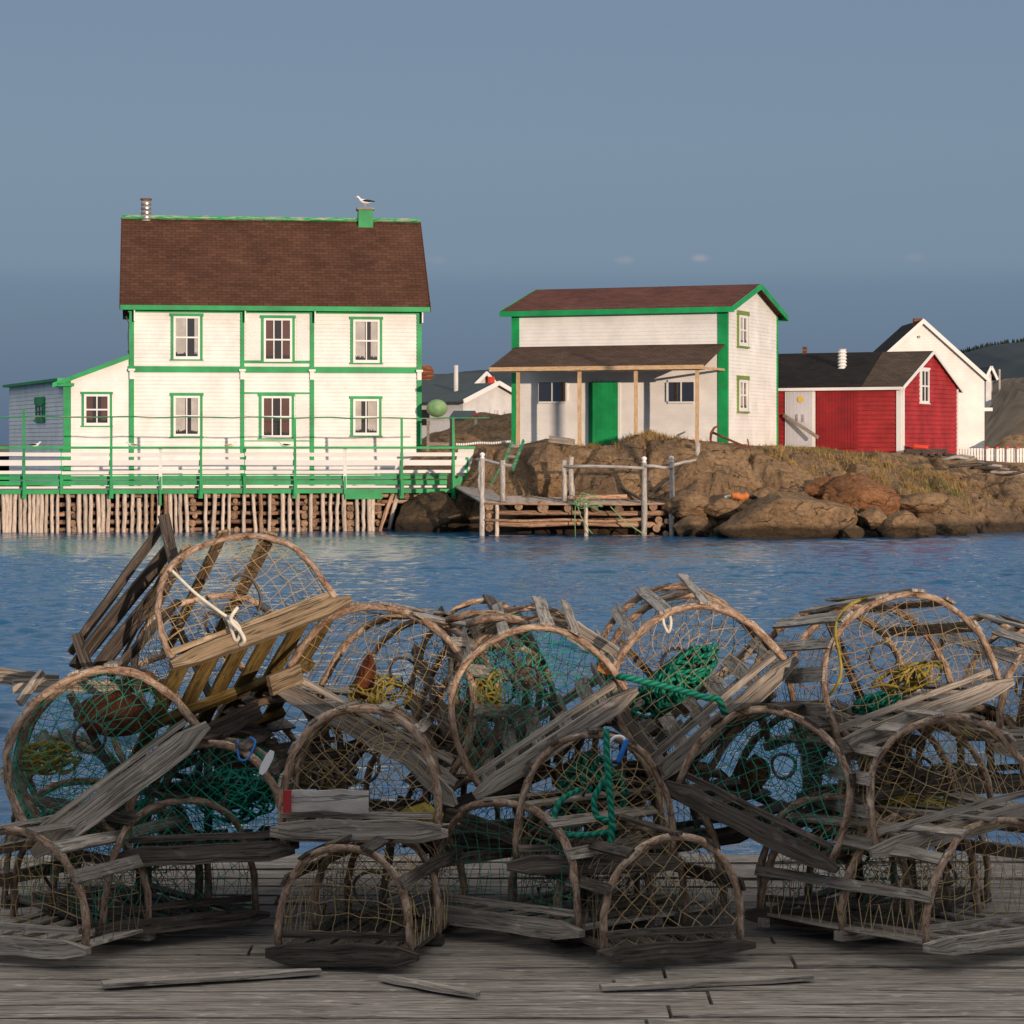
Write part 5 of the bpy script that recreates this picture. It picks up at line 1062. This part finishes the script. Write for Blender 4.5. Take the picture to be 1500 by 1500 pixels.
# ---- things inside and on the traps
def stone(label, px, py, d, w_, h_, dp, mt, seed):
    o = boulder(px, py, d, w_, h_, dp, label, mt, seed); o.name = 'ballast_stone'; o['category'] = 'stone'; o['group'] = 'stones and blocks inside the traps'; return o
stone('reddish brown ballast block inside the far left trap', 168, 1045, 9.0, .30, .17, .22, 'red_stone', 91)
stone('rounded tan rock resting above the far left trap', 205, 996, 9.3, .13, .09, .12, 'orange_rock', 92)
stone('tan rock between the far left trap and the mossy slats', 236, 1012, 9.1, .09, .08, .10, 'orange_rock', 93)
stone('dark upright stone with a reddish top inside the torn net trap', 536, 990, 9.3, .075, .18, .08, 'red_stone', 94)
stone('dark stone low inside the green slat trap', 1105, 1130, 9.1, .12, .16, .12, 'red_stone', 95)
def axof(r): return r.matrix_world.to_3x3()
tangle('green_rope', 'mass of dark green rope bundled inside the tan net trap right of the centre', inpt(T4, -.05, .25, .16), (.22, .12, .07), 16, .008, 'rope_green', 1, ax=axof(T4))
tangle('green_rope', 'loose green rope heaped behind the hanging rope at the centre bottom', P(868, 1165, 8.95), (.13, .10, .15), 12, .009, 'rope_green', 2)
tangle('green_netting_rope', 'dark green rope and net bunched inside the low left shaded trap', P(345, 1165, 9.0), (.16, .12, .10), 12, .005, 'rope_green', 3)
tangle('yellow_rope', 'yellow rope heaped inside the lower right corner trap', P(1345, 1195, 8.9), (.18, .12, .07), 18, .005, 'rope_yellow', 4)
tangle('yellow_rope', 'small yellow rope loops inside the green netted centre trap', P(712, 1010, 9.2), (.06, .05, .12), 7, .0045, 'rope_yellow', 5)
tangle('yellow_rope', 'mossy yellow rope knot inside the far left trap', P(75, 1110, 9.0), (.14, .10, .06), 8, .005, 'rope_yellow', 6)
tangle('yellow_rope', 'yellow green rope scraps inside the torn net trap', P(560, 1015, 9.3), (.14, .10, .07), 9, .004, 'rope_yellow', 7)
tangle('dark_rope', 'dark coiled rope hanging inside the diamond net trap', P(475, 1135, 9.0), (.15, .08, .05), 10, .005, 'twine_dark', 8)
tangle('yellow_rope', 'yellow rope scraps hanging inside the slatted flank trap', inpt(T5, .12, .35, .08), (.16, .1, .05), 9, .005, 'rope_yellow', 9, ax=axof(T5))
tangle('green_rope', 'short green rope ends at the bottom of the slatted flank trap', inpt(T5, -.05, .3, .05), (.12, .08, .03), 5, .007, 'rope_green', 10, ax=axof(T5))
def ropeline(label, pts, r, mt, name='rope', cat='rope'):
    Q = [P(*p) for p in pts]; sm = []
    for i in range(len(Q)-1):
        p0, p1, p2, p3 = Q[max(0, i-1)], Q[i], Q[i+1], Q[min(len(Q)-1, i+2)]
        for k in range(6):
            t = k/6; sm.append(.5*((2*p1)+(p2-p0)*t+(2*p0-5*p1+4*p2-p3)*t*t+(3*p1-p0-3*p2+p3)*t*t*t))
    sm.append(Q[-1]); m = MB(); m.tube(sm, r, 8); return tag(m.build(name, mt, None, True), label, cat)
ropeline('thick green rope hanging straight down the front of the centre bottom trap', [(888, 1068, 8.46), (889, 1110, 8.44), (893, 1160, 8.43), (896, 1205, 8.43), (894, 1240, 8.43)], .0115, 'rope_green')
ropeline('looped thick green rope swinging left of the hanging green rope', [(896, 1130, 8.47), (872, 1165, 8.45), (874, 1195, 8.44), (893, 1203, 8.43), (897, 1216, 8.43), (868, 1222, 8.45), (830, 1222, 8.47), (812, 1200, 8.48), (822, 1172, 8.5), (850, 1156, 8.55)], .0105, 'rope_green')
ropeline('twisted green rope pulled tight across the bow of the tan net trap', [(895, 992, 8.95), (915, 992, 8.86), (950, 1000, 8.84), (1000, 1012, 8.83), (1035, 1022, 8.82), (1052, 1024, 8.82), (1060, 1042, 8.82), (1068, 1052, 8.84)], .012, 'rope_green')
ropeline('white cord tied over the top of the tan net trap bow', [(972, 893, 8.93), (972, 912, 8.9), (979, 926, 8.9), (983, 912, 8.9), (978, 892, 8.93), (972, 893, 8.96)], .0055, 'rope_white')
ropeline('pale rope strung from the bow to the sill of the topmost trap', [(252, 836, 8.86), (285, 868, 8.85), (320, 895, 8.84), (345, 912, 8.84), (352, 925, 8.82), (345, 938, 8.82), (330, 905, 8.86), (290, 880, 8.88)], .006, 'rope_white')
ropeline('white cord wound round the sill of the topmost trap', [(348, 890, 8.84), (338, 908, 8.8), (352, 925, 8.8), (358, 938, 8.8), (352, 945, 8.82)], .007, 'rope_white')
ropeline('yellow and green cord draped down the flank of the slatted flank trap', [(1270, 876, 8.85), (1245, 886, 8.82), (1228, 905, 8.78), (1224, 930, 8.73), (1229, 955, 8.68), (1232, 985, 8.66), (1222, 1010, 8.68), (1203, 1030, 8.8), (1195, 1050, 8.85)], .0055, 'rope_yellow')
ropeline('looped blue cord at the top of the low left shaded trap', [(348, 1084, 8.62), (350, 1110, 8.6), (362, 1112, 8.6), (374, 1088, 8.62), (366, 1080, 8.64)], .004, 'blue_plastic')
ropeline('blue plastic band hooked on the bow of the centre bottom trap', [(905, 1116, 8.46), (912, 1100, 8.45), (918, 1083, 8.45)], .009, 'blue_plastic', 'band', 'band')
ropeline('white plastic ring hooked beside the blue band on the centre bottom trap', [(893, 1106, 8.47), (891, 1092, 8.46), (900, 1080, 8.45), (912, 1080, 8.45), (918, 1090, 8.45)], .006, 'white_plastic', 'ring', 'ring')
m = MB(); m.beam(P(382, 1134, 8.55), P(399, 1100, 8.55), .028, .006, wdir=(1, 0, 0), taper=(.5, .6), seg=4); tag(m.build('trap_tag', 'white_plastic'), 'white plastic tag hanging right of the blue cord', 'tag')
m = MB(); m.beam(P(877, 976, 8.95), P(900, 983, 8.93), .036, .02, wdir=(0, 0, 1), taper=(.7, .8), seg=3); tag(m.build('orange_tag', 'orange_plastic'), 'orange float fragment caught between the two centre traps', 'float')
ropeline('black hoop hanging inside the topmost trap', [(340, 850, 8.98), (352, 842, 8.97), (370, 850, 8.97), (382, 875, 8.97), (378, 895, 8.97)], .006, 'dark_wood', 'hoop', 'hoop')
m = MB(); m.tube([P(592, 1198, 8.8), P(622, 1192, 8.8), P(648, 1200, 8.8)], [.03, .04, .02], 10, jit=.06); tag(m.build('yellow_float', 'rope_yellow', None, True), 'yellow float lying behind the right foot of the diamond net trap', 'float')
